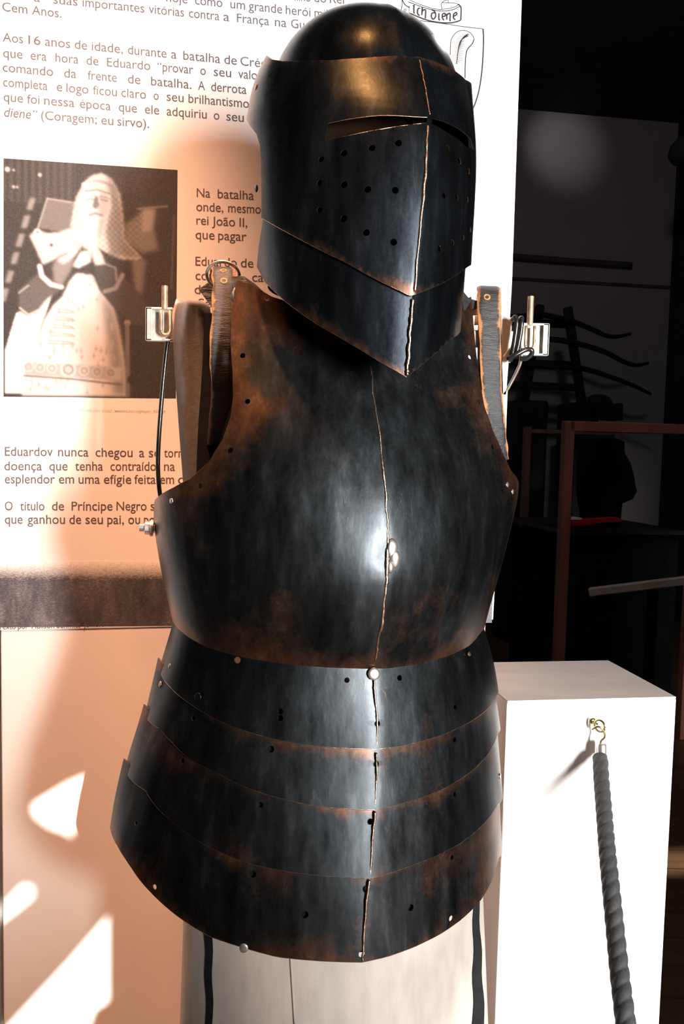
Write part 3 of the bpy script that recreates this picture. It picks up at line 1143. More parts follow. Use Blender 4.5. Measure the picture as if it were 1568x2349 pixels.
PX_, PY_, TONE = painter()
pm = MB()
Hh, Ww = TONE.shape
corner = [np.array(c, float) for c in ((8, 363), (407, 390), (403, 913), (8, 910))]
for i in range(Hh):
    for j in range(Ww):
        u, v = j / (Ww - 1), i / (Hh - 1)
        q = (1 - u) * (1 - v) * corner[0] + u * (1 - v) * corner[1] + u * v * corner[2] + (1 - u) * v * corner[3]
        pm.v.append(tuple(on_banner(q[0], q[1], 0.0003)))
for i in range(Hh - 1):
    for j in range(Ww - 1):
        pm.f.append((i * Ww + j, (i + 1) * Ww + j, (i + 1) * Ww + j + 1, i * Ww + j + 1))
pm.m = [0] * len(pm.f)
ph = pm.build('printed_photograph', M['print'], banner, smooth=True, fix=False)
ph['label'] = 'black and white photograph of a carved knight effigy with praying hands'
ca = ph.data.color_attributes.new('tone', 'FLOAT_COLOR', 'POINT')
tf = TONE.reshape(-1)
ca.data.foreach_set('color', np.stack([tf * 1.02, tf, tf * 0.99, np.ones_like(tf)], 1).astype(np.float32).reshape(-1))


# ---- line drawing of the crest
def ribbon_strokes(strokes, name, mat='ink_dark', scale=0.2041, ox=880.0, oy=0.0):
    mb = MB()
    for pts, w in strokes:
        P = np.array([(ox + x * scale, oy + y * scale) for x, y in pts], float)
        if len(P) > 2:
            P = smooth_path(P, 6 * len(P))
        T = np.gradient(P, axis=0)
        T /= np.maximum(np.linalg.norm(T, axis=1, keepdims=True), 1e-9)
        Nn = np.stack([-T[:, 1], T[:, 0]], 1) * w * 0.5
        Nn = Nn * 1.5
        L, R = P + Nn, P - Nn
        vs = [on_banner(*q, 0.0002) for q in L] + [on_banner(*q, 0.0002) for q in R]
        n = len(P)
        mb.add(vs, [(i, i + 1, n + i + 1, n + i) for i in range(n - 1)])
    return mb.build(name, M[mat], banner, fix=False)


ribbon_strokes([([(205, -20), (203, 60), (195, 130)], 1.2), ([(208, 0), (235, 50), (290, 88)], 1.6), ([(285, 65), (283, 180)], 0.9),
                ([(290, 148), (400, 195), (500, 230), (620, 252), (730, 258), (800, 248), (862, 228)], 2.2),
                ([(863, 228), (867, 150), (866, 85), (850, 60), (830, 45)], 2.2),
                ([(290, 0), (380, 40), (480, 75), (560, 98), (640, 105), (720, 97), (790, 80), (845, 50)], 1.1),
                ([(275, 22), (400, 68), (500, 100), (600, 120), (700, 122), (780, 107), (852, 72)], 1.3),
                ([(652, 102), (645, 60), (650, 32), (690, 30), (790, 35), (835, 48)], 1.1), ([(652, 32), (680, 8), (722, -3)], 1.1), ([(720, -5), (724, 34)], 1.0),
                ([(225, 113), (237, 100), (249, 113), (237, 127), (225, 113)], 1.0), ([(826, 105), (834, 108)], 1.6), ([(828, 182), (836, 187)], 1.6)], 'motto_ribbon')
W_ = 2.4
ribbon_strokes([([(337, 58), (337, 142)], W_), ([(320, 62), (350, 58)], 1.4), ([(330, 142), (350, 152)], 1.6),
                ([(398, 88), (380, 108), (380, 155), (402, 176)], W_), ([(398, 88), (412, 98)], 1.6),
                ([(432, 82), (426, 170)], W_), ([(430, 125), (455, 108), (470, 125), (466, 195), (474, 202)], W_),
                ([(538, 108), (570, 130), (582, 180), (555, 216), (534, 190), (540, 150), (575, 142)], W_),
                ([(618, 148), (618, 215), (632, 226)], W_),
                ([(678, 228), (658, 205), (658, 162), (684, 150), (688, 178), (662, 186)], W_),
                ([(708, 152), (705, 222)], W_), ([(708, 168), (735, 150), (745, 168), (742, 228), (752, 236)], W_),
                ([(802, 224), (782, 200), (784, 160), (812, 140), (818, 162), (786, 182)], W_)], 'motto_lettering')
barbs = []
quill = [(815, 720), (830, 600), (842, 520), (862, 460), (900, 425), (950, 405)]
qp = smooth_path(quill, 30)
for k, (x, y) in enumerate(qp[:27]):
    s = 1 - k / 60
    barbs.append(([(x, y), (x + 38 * s, y - 34), (x + 70 * s, y - 44 + 0.9 * k)], 0.7))
    barbs.append(([(x, y), (x - 22 * s, y - 26), (x - 50 * s, y - 60 + k)], 0.5))
ribbon_strokes([([(745, 620), (750, 480), (778, 405), (825, 358), (890, 341), (960, 362), (1000, 405), (1012, 445), (990, 495), (945, 545), (925, 600), (914, 720), (912, 880)], 1.2),
                ([(1012, 445), (990, 495), (945, 545), (925, 600), (914, 720), (912, 880)], 1.6), (quill, 1.3)] + barbs, 'crest_feather')
ribbon_strokes([([(330, 222), (600, 256), (900, 300), (1115, 325)], 1.2), ([(1115, 325), (1119, 460), (1112, 650), (1095, 850), (1062, 1040), (1000, 1225), (900, 1400)], 2.2)], 'crest_shield')

# ================================================================== CUIRASS
cuirass = thing('cuirass', at(800, 2349, 1.08) * np.array([1, 1, 0]) + np.array([0, 0, 0.6]),
                'dark rusty steel breastplate with four hooped skirt plates, on the canvas stand', 'armour')
CYT = 1.08
BR = Master(18,
            left=[(560, 440), (800, 395), (1000, 368), (1150, 353), (1200, 355), (1300, 371), (1400, 393), (1440, 404), (1560, 440)],
            right=[(560, 1120), (800, 1150), (1000, 1182), (1115, 1188), (1160, 1181), (1220, 1166), (1300, 1146), (1400, 1117), (1440, 1106), (1560, 1085)],
            ridge=[(600, 838), (835, 846), (900, 855), (970, 866), (1060, 876), (1140, 883), (1200, 886), (1260, 886), (1330, 884), (1430, 872), (1515, 859), (1580, 852)],
            b=[(560, .06), (640, .075), (830, .112), (1000, .147), (1150, .172), (1300, .184), (1400, .176), (1480, .158), (1560, .140)],
            s=[(560, .012), (830, .02), (1150, .03), (1400, .03), (1560, .025)],
            cy=CYT, y0=560, y1=1580)
FA = Master(18,
            left=[(1380, 410), (1440, 398), (1535, 374), (1640, 345), (1745, 308), (1830, 284), (1895, 270), (1960, 258), (2250, 212)],
            right=[(1380, 1090), (1440, 1108), (1500, 1123), (1560, 1133), (1690, 1140), (1850, 1145), (1930, 1145), (2050, 1143), (2250, 1140)],
            ridge=[(1400, 862), (1545, 856), (1600, 858), (1660, 861), (1716, 861), (1854, 858), (1990, 847), (2040, 839), (2200, 827), (2300, 820)],
            b=[(1380, .136), (1440, .142), (1531, .150), (1716, .166), (1854, .178), (2010, .19), (2204, .205), (2300, .21)],
            s=[(1380, .025), (1531, .03), (2204, .035), (2300, .035)],
            cy=CYT, y0=1380, y1=2300, sig=18)

br_top = [(543, 645), (580, 655), (622, 682), (680, 700), (760, 712), (850, 716), (940, 712), (1010, 700), (1060, 688), (1078, 682)]
br_left = [(543, 645), (532, 720), (530, 790), (535, 850), (537, 905), (531, 955), (512, 1010), (480, 1062), (440, 1098), (402, 1118), ('t', -.96, 1148), ('t', -1.0, 1200), ('t', -1, 1260), ('t', -1, 1340), ('t', -1, 1424)]
br_right = [(1078, 682), (1083, 740), (1088, 800), (1097, 870), (1108, 935), (1128, 990), (1150, 1042), (1168, 1080), ('t', .80, 1116), ('t', .9, 1150), ('t', 1, 1200), ('t', 1, 1290), ('t', 1, 1360), ('t', 1, 1420)]
br_bot = [('t', -1, 1424), (440, 1466), (500, 1490), (560, 1506), (640, 1519), (740, 1528), (858, 1532), (905, 1530), (960, 1521), (1030, 1501), (1075, 1478), (1100, 1448), ('t', 1, 1420)]


def dent(P):
    c = BR.S(*BR.inv(884, 1275))
    d = np.linalg.norm((P - c) * np.array([1, .5, 0.6]), axis=-1)
    return -0.0025 * np.exp(-(d / 0.010) ** 2) + 0.001 * np.exp(-(d / 0.03) ** 2)


br_holes = [(557, 817, .0033), (568, 922, .0033), (529, 1034, .0035), (460, 1115, .0035), (1075, 820, .003), (1094, 923, .003), (1127, 1026, .003), (612, 688, .0026), (1100, 660)][:8]
plate = make_plate('breastplate', cuirass, BR, br_top, br_bot, br_left, br_right, M['steel'], n=40, m=84, holes=br_holes, dents=dent,
                   off=lambda t, v: 0.002 + 0 * t, wear_w=0.042, thick=.0018)
ridge_tube(BR, [(846, 836), (855, 900), (866, 970), (876, 1060), (883, 1140), (886, 1190), (888, 1250)], plate, 0.0021, 0.0016, wob=0.0005)
ridge_tube(BR, [(886, 1255), (885, 1300), (884, 1340), (878, 1400), (868, 1460), (859, 1516)], plate, 0.0027, 0.0016, wob=0.0004)
# lump of weld beside the ridge
for (x, y, r, sx) in ((897, 1258, .007, 1.0), (903, 1282, .0065, .8), (893, 1300, .0045, .8)):
    t_, h_ = BR.inv(x, y)
    c, n_ = BR.S(t_, h_), BR.N(t_, h_)
    c = c + n_ * 0.001
    mb = MB()
    mb.lathe(c, n_, [(r, 0.001), (r * .9, .0028), (r * .7, .0038), (r * .4, .0046), (.0001, .005)], 16)
    V = np.array(mb.v)
    V += (np.sin(V[:, 2:3] * 500) * 0.0003 + np.sin(V[:, 0:1] * 400) * 0.0003) * n_
    V[:, 2] = c[2] + (V[:, 2] - c[2]) * 1.7
    mb.v = [tuple(q) for q in V]
    mb.build('weld_lump', M['bright'], plate, smooth=True)
for q in ((396, 1149), (1160, 1112), (1172, 1128)):
    rivet(BR, *q, plate, .0032, off=.002)
# side bolt at the left edge
t_, h_ = BR.inv(364, 1216)
c = BR.S(-1.0, h_)
ax = np.array([-0.98, -0.15, 0.05])
mb = MB().lathe(c + ax * -0.006, ax, [(.006, 0), (.006, .009), (.0105, .009), (.0105, .0105), (.0105, .013), (.0085, .013), (.0085, .019), (.005, .021), (.005, .026)], 12)
o = mb.build('side_bolt', M['bright'], plate, smooth=True, angle=30)
o['label'] = 'bright bolt and nut at left side'

lines = {
    1: [('t', -1.0, 1534), (399, 1577), (442, 1614), (503, 1651), (570, 1677), (619, 1691), (681, 1703), (766, 1713), (861, 1717), (913, 1710), (1005, 1685), (1066, 1657), (1109, 1626), (1130, 1594), ('t', .93, 1572), ('t', 1, 1560)],
    2: [('t', -1.0, 1640), (375, 1672), (399, 1700), (436, 1737), (497, 1770), (552, 1798), (620, 1822), (693, 1840), (760, 1850), (858, 1855), (926, 1838), (1005, 1810), (1066, 1773), (1109, 1731), (1133, 1682), ('t', .93, 1655), ('t', 1, 1640)],
    3: [('t', -1.0, 1766), (341, 1812), (362, 1846), (411, 1892), (473, 1935), (546, 1968), (583, 1980), (668, 1997), (760, 2007), (847, 2011), (889, 1999), (975, 1968), (1048, 1932), (1097, 1892), (1132, 1845), ('t', .93, 1808), ('t', 1, 1790)],
    4: [('t', -1.0, 1900), (280, 1941), (307, 1990), (350, 2045), (424, 2109), (485, 2146), (558, 2170), (638, 2192), (730, 2201), (828, 2204), (883, 2192), (944, 2170), (1005, 2140), (1054, 2106), (1097, 2063), (1121, 2020), (1137, 1968), ('t', .94, 1930), ('t', 1, 1900)],
}
LC = {k: FA.curve(v) for k, v in lines.items()}
LC[0] = LC[1].copy()
LC[0][:, 1] += 0.115
zlow = LC[1][:, 1].max()
fauld_holes = {
    1: [(545, 1514, .004), (795, 1560, .0032), (915, 1555, .0035), (643, 1631, .0034), (643, 1646, .0034), (862, 1659, .0036), (1039, 1621, .003), (1126, 1570, .003)],
    2: [(445, 1647, .003), (621, 1718, .004), (861, 1752, .0036), (1041, 1697, .0034), (458, 1600, .003)][:4],
    3: [(598, 1846, .003), (848, 1884, .0036), (1041, 1822, .003), (419, 1745, .003)],
    4: [(579, 2005, .004), (839, 2039, .0042), (699, 2097, .0042), (940, 2081, .004), (1036, 1967, .003), (1030, 2105, .0035), (828, 2186, .004), (358, 2033, .003), (314, 1888, .0028)],
}
fauld_rivets = {
    1: [(855, 1545, .0075, 'bright'), (458, 1598, .005, 'steel_fauld'), (395, 1528, .003, 'edge'), (1070, 1500, .003, 'edge')],
    2: [(374, 1570, .004, 'edge')],
    3: [(347, 1643, .006, 'steel_fauld'), (1140, 1780, .004, 'bright')],
    4: [(560, 2171, .0052, 'bright'), (312, 1780, .0035, 'bright'), (279, 1908, .0025, 'bright')],
}
fridge = {1: [(855, 1556), (858, 1600), (861, 1650), (861, 1712)], 2: [(861, 1724), (861, 1780), (858, 1850)],
          3: [(858, 1858), (850, 1930), (847, 2005)], 4: [(846, 2015), (839, 2045), (834, 2110), (829, 2180), (828, 2202)]}
LAMES = {}
for k in (1, 2, 3, 4):
    top = LC[k - 1].copy()
    if k > 1:
        top[:, 1] += 0.014
        top[0] = (-1.0, LC[k - 1][0, 1] + 0.012)
    bot = LC[k].copy()
    base = -0.0012 * 0 - 0.0006 * k
    kk = k

    def off(t, v, kk=kk):
        lo = 0.0055 if kk < 4 else 0.004
        flare = np.where(t < -0.82, (-0.82 - t) / 0.18, 0) * 0.006 * (kk - 1) / 3
        return lo * v - 0.0005 + flare + 0.0085 * (1 - v) * np.where(t < -0.9, (-0.9 - t) / 0.1, 0) * (kk > 1)

    left = np.array([top[0], bot[0]])
    right = np.array([top[-1], bot[-1]])
    lame = make_plate('skirt_plate', cuirass, FA, top, bot, left, right, M['steel_fauld'], n=36, m=26, off=off, th=True, holes=fauld_holes[k], top_wear=(2 if k == 4 else 1), thick=.0018)
    lame['label'] = ['top skirt plate with a bright centre rivet', 'second skirt plate with copper wear along its top', 'third skirt plate with pale rub marks', 'lowest and widest skirt plate with rusty hem'][k - 1]
    ridge_tube(FA, fridge[k], lame, 0.0017, 0.0036, wob=0.0003, n=40)
    LAMES[k] = (lame, bot, off)
    for (x, y, r, mt) in fauld_rivets[k]:
        rivet(FA, x, y, lame, r, M[mt], off=0.004)


def worn_edge(S, curve, parent, r=.0009, off=0.0, n=120, mat=None):
    c = resample(np.asarray(curve), n)
    P = S.S(c[:, 0], c[:, 1])
    Nn = S.N(c[:, 0], c[:, 1])
    o_ = off(c[:, 0]) if callable(off) else off * np.ones(n)
    P = P + Nn * o_[:, None]
    rr = r * (0.75 + 0.35 * np.convolve(rng.random(n + 8), np.ones(9) / 9, 'valid') * 2 - .35)
    return MB().tube(P, r, 6, 0, rr).build('worn_edge', mat or M['weld'], parent, smooth=True)


def shade_backing(S, t0, t1, ytop, ybot, off, parent, mat, name='shade_backing', n=30, m=24):
    tt = np.linspace(t0, t1, n)
    top = np.array([S.point(('t', q, ytop(q))) for q in tt])
    bot = np.array([S.point(('t', q, ybot(q))) for q in tt])
    mb = MB()
    for i in range(m):
        f = i / (m - 1)
        h = top[:, 1] * (1 - f) + bot[:, 1] * f
        P = S.S(tt, h) - S.N(tt, h) * (off(tt)[:, None] if callable(off) else off)
        mb.v.extend([tuple(p) for p in P])
    for i in range(m - 1):
        for j in range(n - 1):
            mb.f.append((i * n + j, i * n + j + 1, (i + 1) * n + j + 1, (i + 1) * n + j))
    mb.m = [0] * len(mb.f)
    return mb.build(name, mat, parent, smooth=True)


def edge_y(k):
    q = project(FA.S(LC[k][:, 0], LC[k][:, 1]))
    return lambda t: np.interp(t, LC[k][:, 0], q[:, 1])


for k in LAMES:
    lame, bot, off = LAMES[k]
    worn_edge(FA, bot, lame, .0009, lambda t, off=off: off(t, np.ones_like(t)) - .0007)
worn_edge(BR, BR.curve(br_bot), plate, .0008, .0012, mat=M['edge'])
worn_edge(BR, BR.curve(br_left[:10]), plate, .0008, .0012, mat=M['edge'])
shade_backing(FA, -.96, .96, lambda t: edge_y(1)(t) - 70, lambda t: edge_y(4)(t) - 12, .0045, cuirass, M['black_cloth'])  # black sheet painting in the dark seen through the skirt holes
shade_backing(BR, -.86, .80, lambda t: 1150 - 420 * max(0.0, 1 - (abs(t) / .62) ** 4), lambda t: 1420 + 60 * math.cos(t * PI / 2), .010, cuirass, M['black_cloth'])  # black sheet painting in the dark seen through the breastplate holes

# ---- leather shoulder straps
def strap(path, width, nrm, name, parent, holes=(), label=None, thick=0.004, taper=None, side=None):
    """path: 3-D centre line; nrm: outward direction per point"""
    P = smooth_path(path, 80)
    Nn = smooth_path(nrm, 80)
    n = len(P)
    T = np.gradient(P, axis=0)
    T /= np.linalg.norm(T, axis=1, keepdims=True)
    W = np.cross(T, Nn)
    W /= np.linalg.norm(W, axis=1, keepdims=True)
    Nn = np.cross(W, T)
    m = 13
    mb = MB()
    jitter = gsm(np.arange(0, n, 1.0), rng.normal(0, 0.0011, n), 1.2)(np.arange(n))
    jit2 = gsm(np.arange(0, n, 1.0), rng.normal(0, 0.0011, n), 1.2)(np.arange(n))
    wear = []
    for sgn in (1, -1):
        for i in range(n):
            w = width if taper is None else width * taper(i / (n - 1))
            for j in range(m):
                s = (j / (m - 1) - 0.5)
                e = (jitter[i] if j == 0 else (jit2[i] if j == m - 1 else 0))
                crown = (1 - (2 * s) ** 6) * thick / 2 if sgn > 0 else -thick / 2
                mb.v.append(tuple(P[i] + W[i] * (s * w + e) + Nn[i] * crown))
                wear.append(math.exp(-min(j, m - 1 - j) / 1.3))
    nb = n * m
    for i in range(n - 1):
        for j in range(m - 1):
            q = (i * m + j, i * m + j + 1, (i + 1) * m + j + 1, (i + 1) * m + j)
            edge = 1 if j in (0, m - 2) else 0
            mb.f.append(q)
            mb.m.append(0)
            mb.f.append(tuple(k + nb for k in reversed(q)))
            mb.m.append(1)
        for j in (0, m - 1):
            q = (i * m + j, (i + 1) * m + j, (i + 1) * m + j + nb, i * m + j + nb)
            mb.f.append(q)
            mb.m.append(1)
    for i in (0, n - 1):
        for j in range(m - 1):
            mb.f.append((i * m + j, i * m + j + 1, i * m + j + 1 + nb, i * m + j + nb))
            mb.m.append(1)
    o = mb.build(name, [M['leather'], M['leather_edge']], parent, smooth=True, angle=50)
    at_ = o.data.attributes.new('wear', 'FLOAT', 'POINT')
    at_.data.foreach_set('value', wear)
    if label:
        o['label'] = label
    # punched holes shown as small raw-edged rings with dark bottoms
    pr = project(P)
    for (x, y) in holes:
        i = int(np.abs(pr[:, 1] - y).argmin())
        c = P[i] + Nn[i] * (thick / 2 + 0.0002) + W[i] * ((x - pr[i, 0]) / F_PX * 1.0) * np.sign(W[i] @ RIGHT)
        h = MB()
        h.lathe(c, Nn[i], [(.0046, -.001), (.0046, .0004), (.0036, .001), (.0028, .0004), (.0026, -.001)], 14, 0)
        h.lathe(c - Nn[i] * .001, Nn[i], [(.0027, 0), (.0001, .0004)], 14, 1)
        h.build('strap_hole', [M['leather_edge'], M['black_trim']], o, smooth=True)
    return o


FR = np.array([0.15, -0.98, 0.1])
FR /= np.linalg.norm(FR)
dz = 1.0
lp = [at(497, 660, 1.12) + np.array([0, .05, -.02]), at(505, 628, 1.085), at(510, 616, 1.05), at(512, 630, 1.022), at(512, 680, 1.005), at(508, 760, .992), at(507, 850, .995), at(509, 900, 1.005), at(505, 955, 1.03), at(498, 1030, 1.07), at(492, 1110, 1.10)]
ln = [np.array([0, .8, .6]), np.array([0, .3, .95]), np.array([0, -.3, .95]), np.array([.05, -.9, .4]), FR, FR, np.array([.1, -1, 0]), np.array([.1, -.97, -.15]), np.array([.1, -.93, -.3]), np.array([.1, -.9, -.35]), np.array([.1, -.9, -.35])]
sl = strap(lp, 0.0275, ln, 'shoulder_strap', cuirass, [(512, 625), (513, 648), (512, 676), (509, 709)], 'black leather strap with four punched holes over left shoulder')
lp = [at(1118, 705, 1.16) + np.array([0, .02, -.02]), at(1119, 672, 1.135), at(1120, 659, 1.11), at(1121, 672, 1.085), at(1123, 740, 1.07), at(1125, 830, 1.06), at(1130, 920, 1.06), at(1140, 1000, 1.07), at(1148, 1060, 1.085)]
ln = [np.array([0, .8, .6]), np.array([0, .3, .95]), np.array([0, -.3, .95]), np.array([0, -.9, .4]), FR, np.array([.2, -1, .15]), np.array([.2, -1, .2]), np.array([.25, -1, .2]), np.array([.25, -1, .2])]
sr = strap(lp, 0.0305, ln, 'shoulder_strap', cuirass, [(1115, 684)], 'creased black leather strap over right shoulder', taper=lambda q: 1.0 if q < .5 else 1.0 - 0.35 * (q - .5))
# strap ring buckle at the top of the left strap
rb = []
for k in range(30):
    q = 2 * PI * k / 30
    rb.append(at(511, 633, 1.05) + np.array([math.cos(q) * .021, -math.sin(q) * 0.006, math.sin(q) * .0155 + .001]))
mb = MB().tube(np.array(rb + rb[:1]), .0022, 8)
mb.build('strap_ring', M['bright'], sl, smooth=True)
# leather tab behind the left strap and the buckle beside it
def slab(pxs, depth, mats, name, parent, thick=0.004, nrm=None, bulge=0.0):
    pts = [at(x, y, d) for (x, y), d in zip(pxs, depth if hasattr(depth, '__len__') else [depth] * len(pxs))]
    return MB().prism(pts, np.array([0, thick, 0])).build(name, mats, parent)


slab([(455, 664), (480, 646), (500, 655), (500, 712), (486, 706)], 1.06, M['leather'], 'leather_tab', sl)
slab([(530, 634), (560, 634), (586, 652), (620, 684), (600, 697), (583, 700), (534, 710)], [1.015, 1.02, 1.02, 1.015, 1.0, 1.0, 1.0], M['leather'], 'buckle_tab', sl)
slab([(536, 710), (584, 690), (585, 701), (537, 714)], [.994, .994, .994, .994], M['zinc'], 'buckle_plate', sl)
bk = thing('tmp', (0, 0, 0), None, None)
bpy.data.objects.remove(bk)
c = at(549, 680, 0.992)
mb = MB().lathe(c + np.array([0, .004, 0]), [0.1, -.95, .3], [(.011, 0), (.011, .003), (.0085, .007), (.0085, .012), (.006, .015), (.0001, .0165)], 18)
mb.tube(np.array([at(549, 668, .985), at(550, 682, .983), at(551, 697, .985)]), .005, 10)
mb.build('strap_buckle', M['bright'], sl, smooth=True, angle=40)
# right shoulder fastening bar
mb = MB().prism([at(1062, 668, 1.06), at(1075, 684, 1.07), at(1094, 690, 1.09), at(1094, 708, 1.09), at(1062, 712, 1.06)], np.array([0, .006, 0]))
mb.build('leather_tab', M['leather'], sr)
MB().prism([at(1078, 709, 1.088), at(1094, 709, 1.09), at(1094, 724, 1.09), at(1079, 723, 1.088)], np.array([0, .004, 0])).build('buckle_plate', M['bright'], sr)

# ================================================================== HELMET
helmet = thing('visored_helmet', at(830, 690, 1.02), 'pointed dark steel helmet with eye slits and breathing holes, above the breastplate', 'helmet')
CYH = 1.02
HM = Master(22,
            left=[(60, 628), (100, 618), (130, 609), (195, 581), (280, 565), (310, 567), (400, 570), (560, 574), (620, 578), (700, 585), (900, 600)],
            right=[(60, 1072), (100, 1075), (205, 1080), (280, 1086), (335, 1090), (400, 1090), (480, 1086), (560, 1081), (620, 1078), (740, 1068), (900, 1055)],
            ridge=[(60, 955), (132, 962), (200, 975), (268, 985), (285, 981), (380, 975), (500, 965), (590, 956), (680, 948), (780, 941), (865, 935), (920, 932)],
            b=[(60, .105), (130, .118), (200, .135), (270, .152), (380, .158), (500, .160), (680, .160), (865, .155), (920, .153)],
            s=[(60, .02), (130, .026), (270, .034), (500, .037), (680, .040), (865, .042), (920, .042)],
            cy=CYH, y0=60, y1=920, depth=0.92, sig=14, power=0.8, msig=22)
vis_top = [(612, 129), (625, 138), (650, 142), (690, 142), (760, 140), (830, 135), (900, 130), (955, 132), (1000, 144), (1040, 163), (1066, 184), ('t', .86, 204)]
vis_left = [(612, 129), (598, 155), (582, 195), (571, 235), (566, 278), (577, 291), (590, 309), (598, 335), (600, 380), (601, 440), (601, 500)]
vis_bot = [(601, 500), (650, 528), (700, 555), (750, 581), (800, 606), (840, 629), (880, 650), (940, 679), (1000, 656), (1040, 634), (1070, 612), ('t', .8, 600)]
vis_right = [('t', .86, 204), ('t', .86, 280), ('t', .9, 400), ('t', .9, 500), ('t', .8, 600)]
slit_l = [(752, 284), (790, 276), (830, 270), (868, 266), (905, 266), (950, 269), (979, 270), (978, 283), (920, 290), (870, 298), (800, 312), (746, 323)]
slit_r = [(990, 272), (1015, 279), (1040, 290), (1062, 304), (1078, 320), (1085, 345), (1070, 340), (1055, 326), (1030, 309), (1008, 295), (988, 285)]
vis_holes = [(737, 366, .0032), (789, 352, .0035), (853, 340, .0036), (913, 329, .0037), (733, 420, .0032), (789, 424, .0037), (843, 435, .0037), (906, 437, .0037),
             (733, 482, .0032), (789, 502, .0036), (840, 534, .0037), (902, 556, .0037), (1025, 340, .0034), (1052, 370, .0034), (1073, 393, .0034),
             (1017, 449, .0034), (1046, 454, .0034), (1070, 458, .0034), (1006, 571, .0034), (1036, 557, .0034), (1060, 545, .0034), (1077, 527, .003)]
visor = make_plate('visor', helmet, HM, vis_top, vis_bot, vis_left, vis_right, M['steel_helm'], n=40, m=70, holes=vis_holes, cut_polys=[slit_l, slit_r],
                   off=lambda t, v: 0.001 + 0 * t, wear_w=0.012)
visor['label'] = 'pointed visor with two eye slits and rows of round holes'
ridge_tube(HM, [(980, 288), (977, 340), (974, 400), (966, 490), (957, 580), (949, 670)], visor, .0022, .001, wob=.0003)
ridge_tube(HM, [(961, 138), (968, 170), (976, 210), (984, 264)], visor, .0012, .0006, wob=.0002, mat=M['edge'])
bev_top = vis_bot
LCB = HM.curve(vis_bot)
LCB[:, 1] += 0.012
bev_bot = HM.curve([(582, 612), (600, 646), (650, 692), (720, 741), (800, 786), (870, 828), (935, 865), (990, 822), (1038, 778), ('t', .84, 748), ('t', .92, 700)])
LCB[0] = HM.inv(598, 488)
LCB[-1] = (0.92, LCB[-1, 1])
bev = make_plate('chin_guard', helmet, HM, LCB, bev_bot, np.vstack([LCB[:1], HM.curve([(592, 530), (586, 570)]), bev_bot[:1]]), np.array([LCB[-1], bev_bot[-1]]), M['steel_helm'], n=36, m=40, th=True,
                 off=lambda t, v: -0.0035 - 0.003 * np.clip((t - .3) / .5, 0, 1), wear_w=0.010)
bev['label'] = 'plain pointed chin guard below the visor'
ridge_tube(HM, [(948, 684), (944, 740), (940, 790), (936, 845), (935, 862)], bev, .0024, -.002, wob=.0003)
rivet(HM, 589, 200, visor, .004, M['edge'], off=.001)
for q in ((583, 432),):
    rivet(HM, *q, visor, .004, M['steel_helm'], off=-.002)


shade_backing(HM, -.92, 1.0, lambda t: 200.0, lambda t: 640.0, lambda t: .03 - .022 * np.clip((np.abs(t) - .25) / .3, 0, 1), helmet, M['shade_backing'], 'slit_shade_backing')  # dark brown sheet added to block sight and paint the slits' inner shade


worn_edge(HM, HM.curve(vis_bot), visor, .0008, .0003)
worn_edge(HM, HM.curve(vis_top), visor, .0007, .0003, mat=M['edge'])
worn_edge(HM, bev_bot, bev, .0009, lambda t: -0.0042 - 0.003 * np.clip((t - .3) / .5, 0, 1), mat=M['edge'])
worn_edge(HM, HM.curve(slit_l[7:]), visor, .0006, .0006)
worn_edge(HM, HM.curve(slit_l[:7]), visor, .0006, .0006, mat=M['edge'])


# skull: dome above the visor, straight sided below
class Skull:
    pass


zeq = at(835, 240, 1.02)[2]
sk = dict(cx=0.026, cy=1.035, a=0.128, bf=0.112, bb=0.135, H=0.135)
psi_h = math.radians(22)
NH = np.array([math.sin(psi_h), -math.cos(psi_h), 0])
LH = np.array([math.cos(psi_h), math.sin(psi_h), 0])


def skull_pts(sk, nphi=26, nth=72):
    rows = []
    for ph in np.linspace(0, PI / 2, nphi):
        r = math.cos(ph) ** 0.92
        z = zeq + sk['H'] * math.sin(ph)
        rows.append((r, z))
    low = []
    for f in np.linspace(1, 0.04, 14):
        z = zeq - f * (zeq - at(590, 655, 1.03)[2])
        low.append((1.0 - 0.02 * f, z))
    rows = low + rows
    out = []
    for r, z in rows:
        ring = []
        for k in range(nth):
            q = 2 * PI * k / nth
            lat = math.sin(q) * sk['a'] * r
            fro = math.cos(q) * (sk['bf'] if math.cos(q) > 0 else sk['bb']) * r
            ridge = 0.0035 * math.exp(-((q if q < PI else q - 2 * PI) / 0.09) ** 2) * (r ** 0.5 if z > zeq else 0)
            ring.append(np.array([sk['cx'], sk['cy'], z]) + LH * lat + NH * (fro + ridge))
        out.append(ring)
    return np.array(out)


for _ in range(40):
    q = project(skull_pts(sk, 20, 60).reshape(-1, 3))
    sk['H'] += 0.6 * (q[:, 1].min() - 5) / F_PX
    bandm = (np.abs(q[:, 1] - 120) < 25)
    x0, x1 = q[bandm, 0].min(), q[bandm, 0].max()
    sk['a'] *= 1 + 0.5 * ((1036 - 640) / (x1 - x0) - 1)
    sk['cx'] += 0.5 * ((1036 + 640) - (x0 + x1)) / 2 / F_PX
SKP = skull_pts(sk)
zface = at(840, 235, 0.92)[2]
mb = MB()
nr, nt_ = SKP.shape[:2]
mb.v = [tuple(p) for p in SKP.reshape(-1, 3)]
for i in range(nr - 1):
    for k in range(nt_):
        l = (k + 1) % nt_
        if SKP[i, k, 2] < zface and math.cos(2 * PI * (k + .5) / nt_) > 0.12:
            continue                                    # the face opening under the visor
        mb.f.append((i * nt_ + k, i * nt_ + l, (i + 1) * nt_ + l, (i + 1) * nt_ + k))
mb.m = [0] * len(mb.f)
skull = mb.build('skull_bowl', M['steel_helm'], helmet, smooth=True)
skull['label'] = 'smooth domed crown of the helmet'
print('SKULL', sk)

